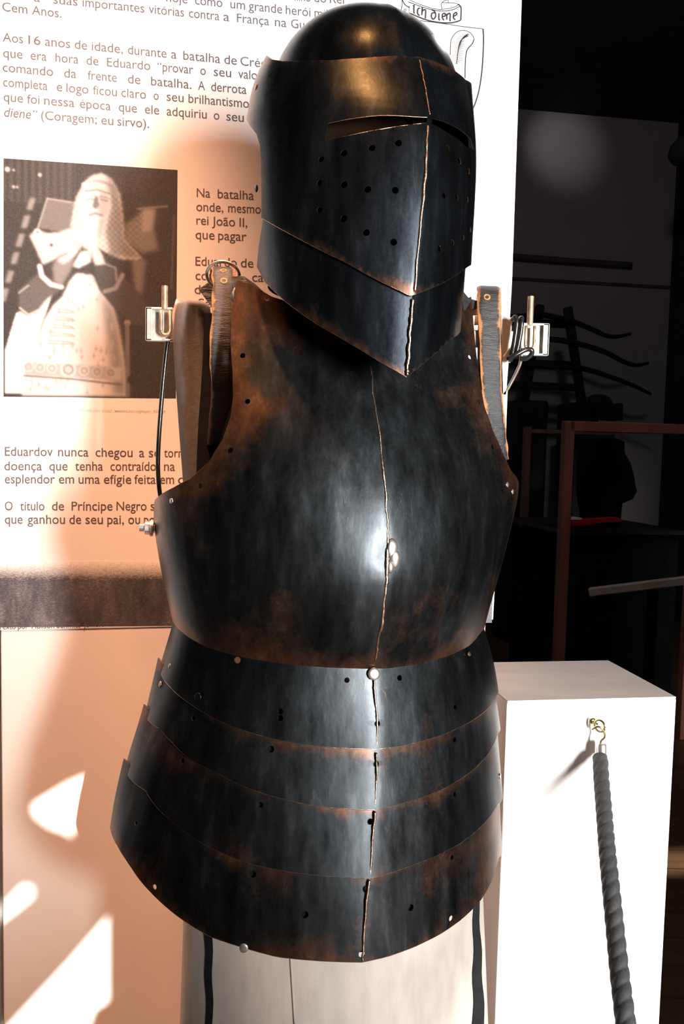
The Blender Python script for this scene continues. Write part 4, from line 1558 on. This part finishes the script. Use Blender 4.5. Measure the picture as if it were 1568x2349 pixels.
# ================================================================== MANNEQUIN STAND
stand = thing('mannequin_stand', np.array([0.0, 1.12, 0.0]), 'grey canvas mannequin stand with metal arm brackets, carrying the armour', 'mannequin stand')
BD = Master(6, left=[(600, 455), (900, 445), (1500, 432), (2100, 421), (2349, 412), (2700, 400)], right=[(600, 1070), (900, 1075), (1500, 1090), (2100, 1108), (2349, 1118), (2700, 1128)], ridge=None,
            b=[(600, .03), (900, .06), (1300, .085), (2000, .10), (2700, .11)], s=[(900, 0.0), (2700, 0.0)], cy=1.125, y0=640, y1=2700, n=30, depth=1.05, power=0.55)


def body_patch(t0, t1, za, zb, off, name, mat, parent, n=50, m=50, thick=0.0, fold=0.0):
    tt, hh = np.meshgrid(np.linspace(t0, t1, n), np.linspace(za, zb, m))
    P = BD.S(tt, hh) + BD.N(tt, hh) * (off + fold * np.sin(tt * 26 + np.sin(hh * 5)) * np.sin(tt * 7 + 1))[..., None]
    mb = MB()
    mb.v = [tuple(p) for p in P.reshape(-1, 3)]
    for i in range(m - 1):
        for j in range(n - 1):
            mb.f.append((i * n + j, i * n + j + 1, (i + 1) * n + j + 1, (i + 1) * n + j))
    mb.m = [0] * len(mb.f)
    return mb


def closed_body(za, zb, a_off, name, mat, parent):
    n, m = 96, 60
    H = np.linspace(za, zb, m)
    mb = MB()
    for h in H:
        tf = np.linspace(-1, 1, n // 2, endpoint=False)
        hh = np.full_like(tf, h)
        F = BD.S(tf, hh)
        F += BD.N(np.clip(tf, -.97, .97), hh) * (0.0012 * np.sin(tf * 24 + 1.2 * math.sin(h * 4)) * np.sin(tf * 5 + 0.7))[:, None]
        c = np.array([np.interp(h, BD.h, BD.cx), BD.cy, h])
        tb = np.linspace(1, -1, n // 2, endpoint=False)
        a = np.interp(h, BD.h, BD.a)
        lat = a * np.sin(tb * PI / 2)
        fro = -0.085 * np.abs(np.cos(tb * PI / 2)) ** 0.7
        B = c + lat[:, None] * BD.l_ + fro[:, None] * BD.n_
        mb.v.extend([tuple(p) for p in np.concatenate([F, B])])
    for i in range(m - 1):
        for k in range(n):
            l = (k + 1) % n
            mb.f.append((i * n + k, i * n + l, (i + 1) * n + l, (i + 1) * n + k))
    mb.f.append(tuple(range(n)))
    mb.f.append(tuple((m - 1) * n + k for k in range(n)))
    mb.m = [0] * len(mb.f)
    return mb.build(name, mat, parent, smooth=True, angle=60)


z_sh = hz(730, 1.1)
z_mid = hz(1480, 1.05)
upper = closed_body(z_mid, z_sh, 0, 'shaded_torso', M['black_cloth'], stand)  # the breastplate's shadow painted in as a black upper trunk
upper['label'] = 'upper trunk inside the breastplate, its shade painted black'
torso = closed_body(0.10, z_mid, 0, 'canvas_body', M['cloth'], stand)
torso['label'] = 'grey canvas covered trunk'


def px_t(x, y):
    return BD.inv(x, y)[0]


for xa, xb in (((468, 487), (474, 489)), ((1083, 1092), (1082, 1108))):
    # trim: (upper x-range, lower x-range)
    mb = MB()
    rows = []
    ys = np.linspace(1990, 2349, 16)
    for y in ys:
        f = (y - 1990) / 359
        wob = 1.6 * math.sin(y / 19.0)
        for x in (xa[0] + (xb[0] - xa[0]) * f + wob, xa[1] + (xb[1] - xa[1]) * f + wob):
            t_, h_ = BD.inv(x, y)
            rows.append(BD.S(t_, h_) + BD.N(t_, h_) * .0022)
    rows = np.array(rows).reshape(16, 2, 3)
    ext = rows[-1] + (rows[-1] - rows[-2]) * 6
    rows = np.concatenate([rows, ext[None]])
    k = len(rows)
    mb.v = [tuple(p) for p in rows.reshape(-1, 3)] + [tuple(p + np.array([0, .004, 0])) for p in rows.reshape(-1, 3)]
    o_ = 2 * k
    for i in range(k - 1):
        a, b, c, d = 2 * i, 2 * i + 1, 2 * i + 3, 2 * i + 2
        mb.f += [(a, b, c, d), (a + o_, d + o_, c + o_, b + o_), (a, d, d + o_, a + o_), (b, b + o_, c + o_, c)]
    mb.m = [0] * len(mb.f)
    o = mb.build('black_trim', M['black_trim'], stand)
    o['label'] = 'black seam tape down the canvas'
# sewn fold beside the middle of the lower canvas
for xs_ in ((664, 676),):
    pts = []
    for y in np.linspace(2150, 2349, 8):
        t_, h_ = BD.inv(xs_[0] + (xs_[1] - xs_[0]) * (y - 2150) / 200, y)
        pts.append(BD.S(t_, h_) + BD.N(t_, h_) * .0006)
    MB().tube(np.array(pts), .0016, 6).build('seam', M['cloth'], torso, smooth=True)


# shoulder pads in grey wool hanging at both sides
def pad(pxs, depth, name, seed, thick=0.03):
    """pxs: rows of (left x, right x, y)"""
    r_ = np.random.default_rng(seed)
    mb = MB()
    n = 28
    rows = []
    for k, (xl, xr, y) in enumerate(pxs):
        cL, cR = at(xl, y, depth), at(xr, y, depth)
        c, hw = (cL + cR) / 2, (cR[0] - cL[0]) / 2
        rows.append((c, hw))
    C = smooth_path([r[0] for r in rows], 50)
    Hw = np.interp(np.linspace(0, len(rows) - 1, 50), range(len(rows)), [r[1] for r in rows])
    for i in range(50):
        f = i / 49
        cap = min(1.0, math.sqrt(max(0.0, 1 - (1 - min(1, f / 0.09)) ** 2)) + 0.02)
        for j in range(n):
            q = 2 * PI * j / n
            fold = 1 + 0.10 * math.sin(3 * q + 1.5 * f + seed) * min(1, f * 6) + 0.05 * math.sin(7 * q + seed + 2 * f)
            mb.v.append(tuple(C[i] + np.array([math.cos(q) * Hw[i] * (0.35 + .65 * cap), math.sin(q) * thick * cap * fold, 0])))
    for i in range(49):
        for j in range(n):
            l = (j + 1) % n
            mb.f.append((i * n + j, i * n + l, (i + 1) * n + l, (i + 1) * n + j))
    mb.f.append(tuple(range(n)))
    mb.f.append(tuple(49 * n + j for j in range(n)))
    mb.m = [0] * len(mb.f)
    return mb.build(name, M['cloth_shoulder'], stand, smooth=True, angle=70)


o = pad([(412, 478, 690), (402, 483, 720), (398, 484, 780), (402, 488, 860), (408, 494, 940), (414, 500, 1020), (420, 510, 1100), (424, 520, 1190)], 1.10, 'shoulder_pad', 1)
o['label'] = 'grey wool shoulder pad at left'
o2 = pad([(1098, 1146, 720), (1096, 1154, 760), (1094, 1156, 860), (1090, 1152, 960), (1086, 1146, 1060), (1082, 1140, 1150)], 1.13, 'shoulder_pad', 4)
o2['label'] = 'grey wool shoulder pad behind the right strap'
# pale torn cloth strips beside the pads
MB().prism([at(404, 685, 1.095), at(412, 694, 1.095), at(404, 740, 1.095), at(397, 785, 1.095), at(393, 760, 1.095), at(395, 715, 1.095)], np.array([0, .012, 0])).build('white_lining', M['white_cloth'], o)
MB().prism([at(1149, 722, 1.10), at(1176, 730, 1.10), at(1172, 760, 1.10), at(1166, 830, 1.10), at(1160, 905, 1.10), at(1154, 905, 1.10), at(1150, 800, 1.10)], np.array([0, .015, 0])).build('white_lining', M['white_cloth'], o2)
MB().prism([at(1152, 905, 1.10), at(1164, 890, 1.10), at(1161, 960, 1.10), at(1159, 1040, 1.10), at(1154, 1055, 1.10)], np.array([0, .012, 0])).build('frayed_edge', M['white_cloth'], o2)


# arm bar with a bracket at each end
def bracket(x0, x1, y0, y1, depth, rod_x, rod_top, side):
    c = (at(x0, y0, depth) + at(x1, y1, depth)) / 2
    hw = (at(x1, y1, depth)[0] - at(x0, y0, depth)[0]) / 2
    hh = (at(x0, y0, depth)[2] - at(x1, y1, depth)[2]) / 2
    X, Y, Z = np.array([1., 0, 0]), np.array([0, 1., 0]), np.array([0, 0, 1.])
    mb = MB()
    mb.box(c + Y * .004, (hw, .0015, hh), (X, Y, Z), bev=.0008)                 # back web
    mb.box(c + Z * (hh - .001) - Y * .0, (hw, .0045, .0014), (X, Y, Z), bev=.0006)
    mb.box(c - Z * (hh - .001) - Y * .0, (hw, .0045, .0014), (X, Y, Z), bev=.0006)
    mb.box(c + X * side * (hw - .001) - Y * .0, (.0014, .0045, hh), (X, Y, Z), bev=.0006)
    mb.box(c + X * side * (hw - .004) - Y * .0035, (.004, .001, hh), (X, Y, Z), bev=.0004)
    br_ = mb.build('arm_bracket', M['zinc'], stand)
    br_['label'] = 'zinc bracket at the %s end of the arm bar' % ('left' if side < 0 else 'right')
    ux = at(rod_x, 745, depth - .008)
    pts = [np.array([ux[0] - .0058, ux[1], c[2] + hh * .8])]
    for k in range(9):
        q = PI + PI * k / 8
        pts.append(np.array([ux[0] + .0058 * math.cos(q), ux[1], c[2] - hh * .35 + .007 * math.sin(q)]))
    pts.append(np.array([ux[0] + .0058, ux[1], c[2] + hh * .8]))
    MB().tube(smooth_path(pts, 40), .0022, 8).build('u_bolt', M['rusty_rod'], br_, smooth=True)
    top = at(rod_x, rod_top, depth)
    MB().tube(np.array([[top[0], c[1] - .003, c[2] + hh - .002], [top[0], c[1] - .003, top[2]]]), .0042, 10).build('rod', M['rusty_rod'], br_, smooth=True, angle=40)
    return c, hw


cL, hwL = bracket(336, 397, 706, 783, 1.10, 379, 657, -1)
cR, hwR = bracket(1184, 1255, 742, 816, 1.12, 1216, 681, 1)
bar = MB()
y_bar = 1.135
bar.box(np.array([(cL[0] + cR[0]) / 2, y_bar, (cL[2] + cR[2]) / 2]), ((cR[0] - cL[0]) / 2 + .0, .008, .012),
        (np.array([(cR - cL)[0], 0, (cR - cL)[2]]) / np.hypot((cR - cL)[0], (cR - cL)[2]), np.array([0, 1., 0]), ZA), bev=.002)
bar.build('arm_bar', M['zinc'], stand)
# neck post and head block inside the helmet, base below
hc = np.array([sk['cx'], 1.05, 0])
MB().tube(np.array([[hc[0], 1.10, z_sh - .02], [hc[0], 1.06, z_sh + .12], [hc[0], 1.05, zeq - .02]]), .03, 16).build('neck_post', M['dark_wood'], stand, smooth=True)
MB().lathe(np.array([hc[0], 1.05, zeq - .12]), ZA, [(.05, 0), (.085, .03), (.09, .09), (.085, .14), (.05, .18), (.001, .19)], 24).build('head_block', M['dark_wood'], stand, smooth=True)
MB().box(np.array([0.0, 1.125, 0.02]), (.24, .15, .02), (np.array([1., 0, 0]), np.array([0, 1., 0]), ZA), bev=.004).build('base', M['dark_wood'], stand)
MB().tube(np.array([[0, 1.125, .03], [0, 1.125, .14]]), .03, 16).build('post', M['zinc'], stand, smooth=True)

# cables
cp = [at(386, 775, 1.102), at(380, 820, 1.10), at(372, 900, 1.10), at(365, 990, 1.10), at(362, 1060, 1.10), at(364, 1110, 1.095), at(370, 1150, 1.10), at(384, 1200, 1.11)]
tag(MB().tube(smooth_path(cp, 60), .0031, 10).build('cable', M['cable'], None, smooth=True), 'glossy black cable hanging from the left arm bracket to the breastplate', 'cable')
D = 1.10
coil = [at(1176, 732, D - .012), at(1182, 728, D - .02), at(1184, 745, D - .022), at(1178, 790, D - .02), at(1172, 820, D - .02), at(1170, 824, D - .008), at(1180, 780, D + .0),
        at(1192, 735, D - .012), at(1196, 734, D - .022), at(1192, 770, D - .022), at(1182, 812, D - .022), at(1166, 822, D - .022), at(1180, 815, D - .026), at(1205, 802, D - .026), at(1218, 803, D - .026), at(1219, 812, D - .024),
        at(1208, 822, D - .022), at(1192, 823, D - .02)]
cb2 = MB().tube(smooth_path(coil, 150), .0033, 9).build('cable', M['cable'], None, smooth=True)
tag(cb2, 'short black cable wound round the right arm bracket', 'cable')
wp = [at(1196, 812, D - .018), at(1192, 835, D - .012), at(1180, 862, D - .005), at(1166, 888, D + .0), at(1156, 905, D + .004), at(1148, 930, D + .012)]
tag(MB().tube(smooth_path(wp, 40), .0022, 8).build('wire', M['cable_grey'], None, smooth=True), 'thin pale wire slanting down from the right arm bracket', 'wire')

# ================================================================== PLINTH
V_PL = 1.12
pu0, pz = onv(1163, 1609, V_PL)
pu1, pz1 = onv(1551, 1598, V_PL)
pz = (pz + pz1) / 2
dep = 0.22
plinth = thing('display_plinth', uv((pu0 + pu1) / 2, V_PL + dep / 2, 0), 'white box plinth to the right of the armour with a brass hook eye', 'plinth')
MB().box(uv((pu0 + pu1) / 2, V_PL + dep / 2, (pz - .003) / 2), ((pu1 - pu0) / 2, dep / 2, (pz - .003) / 2), bev=.0015).build('body', M['plinth'], plinth)
o = MB().box(uv((pu0 + pu1) / 2, V_PL + dep / 2, pz - .0015), ((pu1 - pu0) / 2 - .0005, dep / 2 - .0005, .0016), bev=.0005).build('shaded_top', M['plinth_top'], plinth)  # separate top piece carrying the painted shade
o['label'] = 'plinth top with its shade painted in beige'
# screw eye
e0 = at_v(1359, 1654, V_PL)
mb = MB().tube(np.array([e0 + VA * .003, e0 - VA * .014]), .0016, 8)
ring = []
ec = e0 - VA * .022
d1, d2 = (UA * .55 - VA * .83), ZA
for k in range(25):
    q = 2 * PI * k / 24
    ring.append(ec + d1 * math.cos(q) * .0085 + d2 * math.sin(q) * .0085)
mb.tube(np.array(ring), .0017, 8)
mb.lathe(e0, -VA, [(.005, 0), (.005, .001), (.002, .002)], 14)
mb.build('hook_eye', M['brass'], plinth, smooth=True)

# ================================================================== BARRIER ROPE
rope = thing('barrier_rope', at_v(1380, 1745, V_PL - .03), 'twisted black barrier rope hanging in front of the white plinth', 'rope')
hk = [at_v(1357, 1673, V_PL - .020), at_v(1364, 1669, V_PL - .024), at_v(1371, 1667, V_PL - .026), at_v(1380, 1672, V_PL - .028), at_v(1386, 1684, V_PL - .028), at_v(1385, 1692, V_PL - .027), at_v(1378, 1699, V_PL - .024), at_v(1376, 1708, V_PL - .022)]
MB().tube(smooth_path(hk, 40), .0017, 8).build('hook', M['brass'], rope, smooth=True)
fa, fb = at_v(1379, 1704, V_PL - .022), at_v(1379, 1738, V_PL - .022)
axv = fb - fa
MB().lathe(fa, axv, [(.0001, 0), (.0055, .0), (.0072, .0015), (.0076, .004), (.0076, np.linalg.norm(axv) + .002)], 20).build('ferrule', M['bright'], rope, smooth=True, angle=40)
cl = [(1376, 1732, .024), (1379, 1790, .060), (1384, 1850, .100), (1392, 1950, .160), (1402, 2050, .215), (1411, 2140, .255), (1420, 2230, .295), (1431, 2320, .335), (1442, 2420, .37), (1456, 2560, .41), (1480, 2740, .46)]
C = smooth_path([at_v(x, y, V_PL - d) for x, y, d in cl], 420)
n, seg = len(C), 30
px_w = np.interp(np.linspace(0, 1, n), [0, .12, .35, .62, 1], [35, 36, 41, 47, 56])
vs = []
T = np.gradient(C, axis=0)
T /= np.linalg.norm(T, axis=1, keepdims=True)
arc = np.concatenate([[0], np.cumsum(np.linalg.norm(np.diff(C, axis=0), axis=1))])
A_ = np.cross(T[0], [0, 1, 0.1])
for i in range(n):
    A_ = A_ - T[i] * (A_ @ T[i])
    A_ /= np.linalg.norm(A_)
    B_ = np.cross(T[i], A_)
    r0 = 0.0110
    r0 *= min(1.0, math.sqrt(max(0, 1 - (1 - min(1, (i + .6) / 6)) ** 2)))
    for k in range(seg):
        q = 2 * PI * k / seg
        lobe = abs(math.sin(1.5 * (q - arc[i] * 2 * PI / 0.055)))
        r = r0 * (0.89 + 0.13 * lobe ** 0.7) + 0.00022 * math.sin(9 * q + arc[i] * 2600)
        vs.append(C[i] + (A_ * math.cos(q) + B_ * math.sin(q)) * r)
mb = MB()
fs = []
for i in range(n - 1):
    for k in range(seg):
        l = (k + 1) % seg
        fs.append((i * seg + k, i * seg + l, (i + 1) * seg + l, (i + 1) * seg + k))
fs.append(tuple(range(seg)))
fs.append(tuple((n - 1) * seg + k for k in range(seg)))
mb.add(vs, fs)
mb.build('rope_strand', M['rope'], rope, smooth=True)


# ================================================================== BACKGROUND
def flat_px(pts, v, depth, name, mat, parent=None):
    return MB().prism([at_v(x, y, v) for x, y in pts], VA * depth).build(name, mat, parent)


def bar_px(p, q, v, half, mb, dv=0.0):
    A, B = at_v(*p, v), at_v(*q, v + dv)
    X = (B - A) / np.linalg.norm(B - A)
    Y = VA - X * (VA @ X)
    Y /= np.linalg.norm(Y)
    mb.box((A + B) / 2, (np.linalg.norm(B - A) / 2, half, half), (X, Y, np.cross(X, Y)), bev=half * .2)
    return mb


# bow rack: two raked uprights, rails, feet
VR = 5.3
_, zf = 0, 0
rack = thing('bow_rack', uv(onv(1270, 900, VR)[0], VR, 0), 'dark wooden rack holding three bows against the far wall', 'rack')
for p, q in (((1238, 700), (1197, 950)), ((1301, 705), (1337, 950))):
    bar_px(p, q, VR, .026, MB()).build('upright', M['dark_wood'], rack)
for p, q in (((1170, 738), (1306, 745)), ((1170, 832), (1322, 838)), ((1170, 882), (1330, 890))):
    bar_px(p, q, VR + .05, .024, MB()).build('rail', M['dark_wood'], rack)
for x0, x1, y in ((1165, 1238, 920), (1298, 1352, 925)):
    u0, zt_ = onv(x0, y, VR)
    u1, _ = onv(x1, y, VR)
    MB().box(uv((u0 + u1) / 2, VR, zt_ / 2), ((u1 - u0) / 2, .15, zt_ / 2), bev=.01).build('foot_block', M['dark_wood'], rack)
bows = [([(1160, 728), (1200, 725), (1240, 722), (1310, 737), (1360, 757), (1390, 770), (1415, 772), (1446, 766)], 'topmost of the three dark bows lying across the rack'),
        ([(1160, 775), (1255, 778), (1310, 785), (1380, 805), (1430, 830), (1460, 838), (1486, 833)], 'middle of the three dark bows lying across the rack'),
        ([(1160, 832), (1240, 840), (1330, 845), (1400, 865), (1450, 884), (1492, 904)], 'lowest of the three dark bows lying across the rack')]
for pts, lab in bows:
    P = smooth_path([at_v(x, y, VR - .045) for x, y in pts], 60)
    rr = .017 * np.interp(np.linspace(0, 1, 60), [0, .3, .8, 1], [1, 1.15, .85, .6])
    tag(MB().tube(P, .02, 8, 0, rr).build('bow', M['dark_wood'], None, smooth=True), lab, 'bow', 'bows on the rack')
P = [at_v(x, y, V_BACK - .05) for x, y in ((1165, 587), (1300, 598), (1447, 608))]
mb = MB().tube(smooth_path(P, 20), .022, 8)
for x, y in ((1200, 590), (1430, 607)):
    a = at_v(x, y, V_BACK - .05)
    mb.tube(np.array([a, a + VA * .05]), .012, 6)
tag(mb.build('wall_pole', M['dark_matte'], None, smooth=True), 'long dark pole fixed level across the far wall above the bows', 'pole')

# display case with red wooden frame
VC = 3.3
case = thing('display_case', uv(onv(1400, 1400, VC)[0], VC, 0), 'tall display case with a red wooden frame, on the dark hall floor', 'display case')
mbp = []
uL, zT = onv(1303, 966, VC)
uR = onv(1600, 1000, VC)[0]
uL2, zT2 = onv(1216, 985, VC + .75)
pw = .022
depth_c = 0.75
for (u, v, z, mt) in ((uL, VC, zT, 'red_wood'), (uR, VC, zT, 'red_wood'), (onv(1209, 985, VC + depth_c)[0], VC + depth_c, zT, 'brown_wood'), (uR, VC + depth_c, zT, 'brown_wood')):
    MB().box(uv(u, v, z / 2), (pw * (1 if v == VC else .75), pw, z / 2), bev=.003).build('post', M[mt], case)
uB = onv(1209, 985, VC + depth_c)[0]
MB().box(uv((uL + uR) / 2, VC, zT - pw), ((uR - uL) / 2, pw, pw), bev=.003).build('rail', M['red_wood'], case)
MB().box(uv((uB + uR) / 2, VC + depth_c, zT - pw), ((uR - uB) / 2, pw * .6, pw * .5), bev=.003).build('rail', M['brown_wood'], case)
_, zS = onv(1330, 1212, VC + .1)
MB().box(uv((uL + uR) / 2, VC + depth_c / 2, zS - .01), ((uR - uL) / 2 - .01, depth_c / 2 - .03, .01)).build('shelf', M['dark_wood'], case)
MB().box(uv((uL + uR) / 2, VC + depth_c / 2, zS / 2 - .02), ((uR - uL) / 2 - .03, depth_c / 2 - .06, zS / 2 - .02)).build('base_cabinet', M['black_cloth'], case)
tag(flat_px([(1302, 1206), (1302, 1194), (1330, 1194), (1420, 1188), (1425, 1196), (1370, 1200), (1335, 1206)], VC + .1, .12, 'red_cloth', M['red_cloth']), 'folded red cloth on the shelf of the red framed case', 'cloth')
tag(flat_px([(1303, 1193), (1303, 1189), (1334, 1188), (1334, 1192)], VC + .1, .08, 'white_card', M['white_card']), 'small white card on the red cloth inside the case', 'card')


def blob(prof, v, depth, name, mat, lab, cat):
    """a rounded form swept between left and right outlines: (left x, right x, y)"""
    mb = MB()
    n = 20
    for xl, xr, y in prof:
        a, b = at_v(xl, y, v), at_v(xr, y, v)
        c, hw = (a + b) / 2, np.linalg.norm(b - a) / 2
        for k in range(n):
            q = 2 * PI * k / n
            mb.v.append(tuple(c + UA * math.cos(q) * hw + VA * math.sin(q) * depth * min(1, hw / .1)))
    m = len(prof)
    for i in range(m - 1):
        for k in range(n):
            l = (k + 1) % n
            mb.f.append((i * n + k, i * n + l, (i + 1) * n + l, (i + 1) * n + k))
    mb.f += [tuple(range(n)), tuple((m - 1) * n + k for k in range(n))]
    mb.m = [0] * len(mb.f)
    return tag(mb.build(name, mat, None, smooth=True, angle=60), lab, cat)


_, zsh = onv(1400, 1200, VC + .4)
blob([(1345, 1395, 1000), (1335, 1422, 1012), (1330, 1424, 1040), (1328, 1438, 1060), (1326, 1446, 1085), (1326, 1450, 1110), (1326, 1454, 1125), (1328, 1444, 1142), (1330, 1418, 1152), (1335, 1416, 1175), (1335, 1414, 1200)],
     VC + .4, .13, 'draped_bust', M['black_cloth'], 'black draped bust standing inside the red framed case', 'bust')
blob([(1360, 1385, 905), (1350, 1396, 911), (1348, 1402, 920), (1354, 1404, 935), (1358, 1406, 962)], VC + .1, .07, 'helmet', M['black_cloth'], 'small round dark helmet silhouette on top of the red framed case', 'helmet')
flat_ = flat_px([(1398, 962), (1398, 925), (1428, 925), (1428, 964)], VC + .1, .1, 'dark_box', M['black_cloth'])
tag(flat_, 'small square dark box on top of the red framed case', 'box')
# long pale pole leaning low behind the case front
P = [at_v(1350, 1358, 3.0), at_v(1390, 1353, 2.97), at_v(1480, 1342, 2.9), at_v(1600, 1328, 2.8)]
mb = MB()
A, B = P[0], P[-1]
X = (B - A) / np.linalg.norm(B - A)
Zp = ZA - X * (ZA @ X)
Zp /= np.linalg.norm(Zp)
mb.box((A + B) / 2, (np.linalg.norm(B - A) / 2, .02, .016), (X, np.cross(Zp, X), Zp), bev=.004)
tag(mb.build('barrier_plank', M['pale_wood']), 'pale narrow plank lying level low in front of the red framed case', 'plank')
for u_, v_ in ((.15, 0), (.75, 0)):
    c = A + X * u_
    pass
mb = MB()
for s_ in (.12, .6):
    c = A + X * s_ * np.linalg.norm(B - A)
    mb.box(np.array([c[0], c[1], (c[2] - .022) / 2]), (.015, .015, (c[2] - .022) / 2))
tag(mb.build('plank_trestle', M['black_cloth']), 'black trestle legs under the pale plank', 'trestle')
# hanging dark lamp, cut by the right edge of the picture
hl = at_v(1572, 340, 4.6)
lampo = thing('hanging_lamp', hl, 'black hanging lamp at the upper right edge, below the ceiling', 'lamp')
MB().lathe(hl - ZA * .06, ZA, [(.075, -.02), (.10, .02), (.09, .07), (.05, .12), (.02, .14)], 20).build('lamp_shade', M['dark'], lampo, smooth=True)
MB().tube(np.array([hl + ZA * .05, [hl[0], hl[1], Z_CEIL]]), .006, 6).build('cord', M['dark'], lampo)

# ================================================================== LAMPS
# unseen warm fill lamp added high above to brighten the board's shaded part
lp_ = np.array([-0.44, 0.80, 3.35])
tgt = np.array([-0.42, 1.40, 0.55])
dirv = (tgt - lp_) / np.linalg.norm(tgt - lp_)
spot = thing('warm_fill_lamp', lp_, 'unseen fill lamp added above to warm the banner, out of the picture', 'lamp')
MB().lathe(lp_ - dirv * .16, dirv, [(.001, 0), (.05, .002), (.06, .02), (.062, .14), (.066, .15)], 20).build('housing', M['dark'], spot, smooth=True)
MB().tube(np.array([lp_ - dirv * .1, [lp_[0], lp_[1], Z_CEIL]]), .012, 8).build('stem', M['dark'], spot)
ld = bpy.data.lights.new('warm_fill', 'SPOT')
ld.energy = LAMP_POWER
ld.color = (1.0, 0.47, 0.26)
ld.spot_size = math.radians(27)
ld.spot_blend = 1.0
ld.shadow_soft_size = 0.09
lo = bpy.data.objects.new('warm_fill', ld)
COL.objects.link(lo)
lo.location = tuple(lp_ + dirv * 0.02)
lo.rotation_euler = Vector(dirv).to_track_quat('-Z', 'Y').to_euler()
attach(lo, spot)
# second warm spotlight hung almost overhead, on the helmet's brow
lp2 = np.array([0.06, 0.05, 3.3])
tg2 = np.array([-0.02, 1.0, 1.6])
dv2 = (tg2 - lp2) / np.linalg.norm(tg2 - lp2)
spot2 = thing('overhead_spotlight', lp2, 'small black ceiling spotlight hung above the helmet, out of the picture', 'lamp')
MB().lathe(lp2 - dv2 * .16, dv2, [(.001, 0), (.04, .002), (.045, .02), (.046, .14), (.05, .15)], 20).build('housing', M['dark'], spot2, smooth=True)
MB().tube(np.array([lp2 - dv2 * .1, [lp2[0], lp2[1] - .03, Z_CEIL]]), .01, 8).build('stem', M['dark'], spot2)
ld = bpy.data.lights.new('overhead_warm', 'SPOT')
ld.energy = TOP_POWER
ld.color = (1.0, 0.40, 0.11)
ld.spot_size = math.radians(17)
ld.spot_blend = 0.6
ld.shadow_soft_size = 0.06
lo = bpy.data.objects.new('overhead_warm', ld)
COL.objects.link(lo)
lo.location = tuple(lp2 + dv2 * 0.02)
lo.rotation_euler = Vector(dv2).to_track_quat('-Z', 'Y').to_euler()
attach(lo, spot2)
t_, h_ = BR.inv(562, 845)  # unseen lamp added where it throws a glint on the left shoulder
sp_, sn_ = BR.S(t_, h_), BR.N(t_, h_)
vd_ = (CAM - sp_) / np.linalg.norm(CAM - sp_)
rd_ = 2 * (sn_ @ vd_) * sn_ - vd_
lp3 = sp_ + rd_ * 2.2
print('LP3', lp3, 'n', sn_)
spot3 = thing('corner_glint_lamp', lp3, 'unseen lamp added at the left for the glint on the left shoulder', 'lamp')
MB().lathe(lp3 + rd_ * .16, -rd_, [(.001, 0), (.04, .002), (.045, .02), (.046, .14), (.05, .15)], 20).build('housing', M['dark'], spot3, smooth=True)
MB().tube(np.array([lp3 + rd_ * .1, [(lp3 + rd_ * .1)[0], (lp3 + rd_ * .1)[1] - .03, Z_CEIL]]), .01, 8).build('stem', M['dark'], spot3)
ld = bpy.data.lights.new('corner_glint', 'SPOT')
ld.energy = 15.0
ld.color = (1.0, 0.42, 0.12)
ld.spot_size = math.radians(5)
ld.spot_blend = 0.7
ld.shadow_soft_size = 0.05
lo = bpy.data.objects.new('corner_glint', ld)
COL.objects.link(lo)
lo.location = tuple(lp3 - rd_ * 0.02)
lo.rotation_euler = Vector(-rd_).to_track_quat('-Z', 'Y').to_euler()
attach(lo, spot3)
hl2 = uv(1.3, 2.4, 3.2)  # unseen lamp added to brighten the dark hall
hall = thing('hall_fill_lamp', hl2, 'unseen dim fill lamp added to brighten the hall, out of the picture', 'lamp')
MB().lathe(hl2 + ZA * .02, ZA, [(.001, 0), (.05, .01), (.07, .05), (.05, .09), (.02, .1)], 18).build('lamp_shade', M['dark'], hall, smooth=True)
MB().tube(np.array([hl2 + ZA * .1, [hl2[0], hl2[1], Z_CEIL]]), .006, 6).build('cord', M['dark'], hall)
ld = bpy.data.lights.new('hall_fill', 'POINT')
ld.energy = HALL_POWER
ld.color = (1.0, 0.9, 0.9)
ld.shadow_soft_size = 0.08
lo = bpy.data.objects.new('hall_fill', ld)
COL.objects.link(lo)
lo.location = tuple(hl2 - ZA * .07)
attach(lo, hall)
# unseen spot added for the faint reflected sunlight on the back wall
wl = uv(onv(1290, 330, 5.2)[0] + 0.05, 5.1, Z_CEIL - 0.1)
ld = bpy.data.lights.new('wall_patch_fill', 'SPOT')
ld.energy = 5.0
ld.spot_size = math.radians(44)
ld.spot_blend = 1.0
ld.shadow_soft_size = 0.05
lo = bpy.data.objects.new('wall_patch_fill', ld)
COL.objects.link(lo)
lo.location = tuple(wl)
lo.rotation_euler = Vector(at_v(1288, 335, V_BACK) - wl).to_track_quat('-Z', 'Y').to_euler()
print('W4', W4, 'W1', W1, 'W2', W2, 'ceil', Z_CEIL, 'plinth', pu0, pu1, pz)
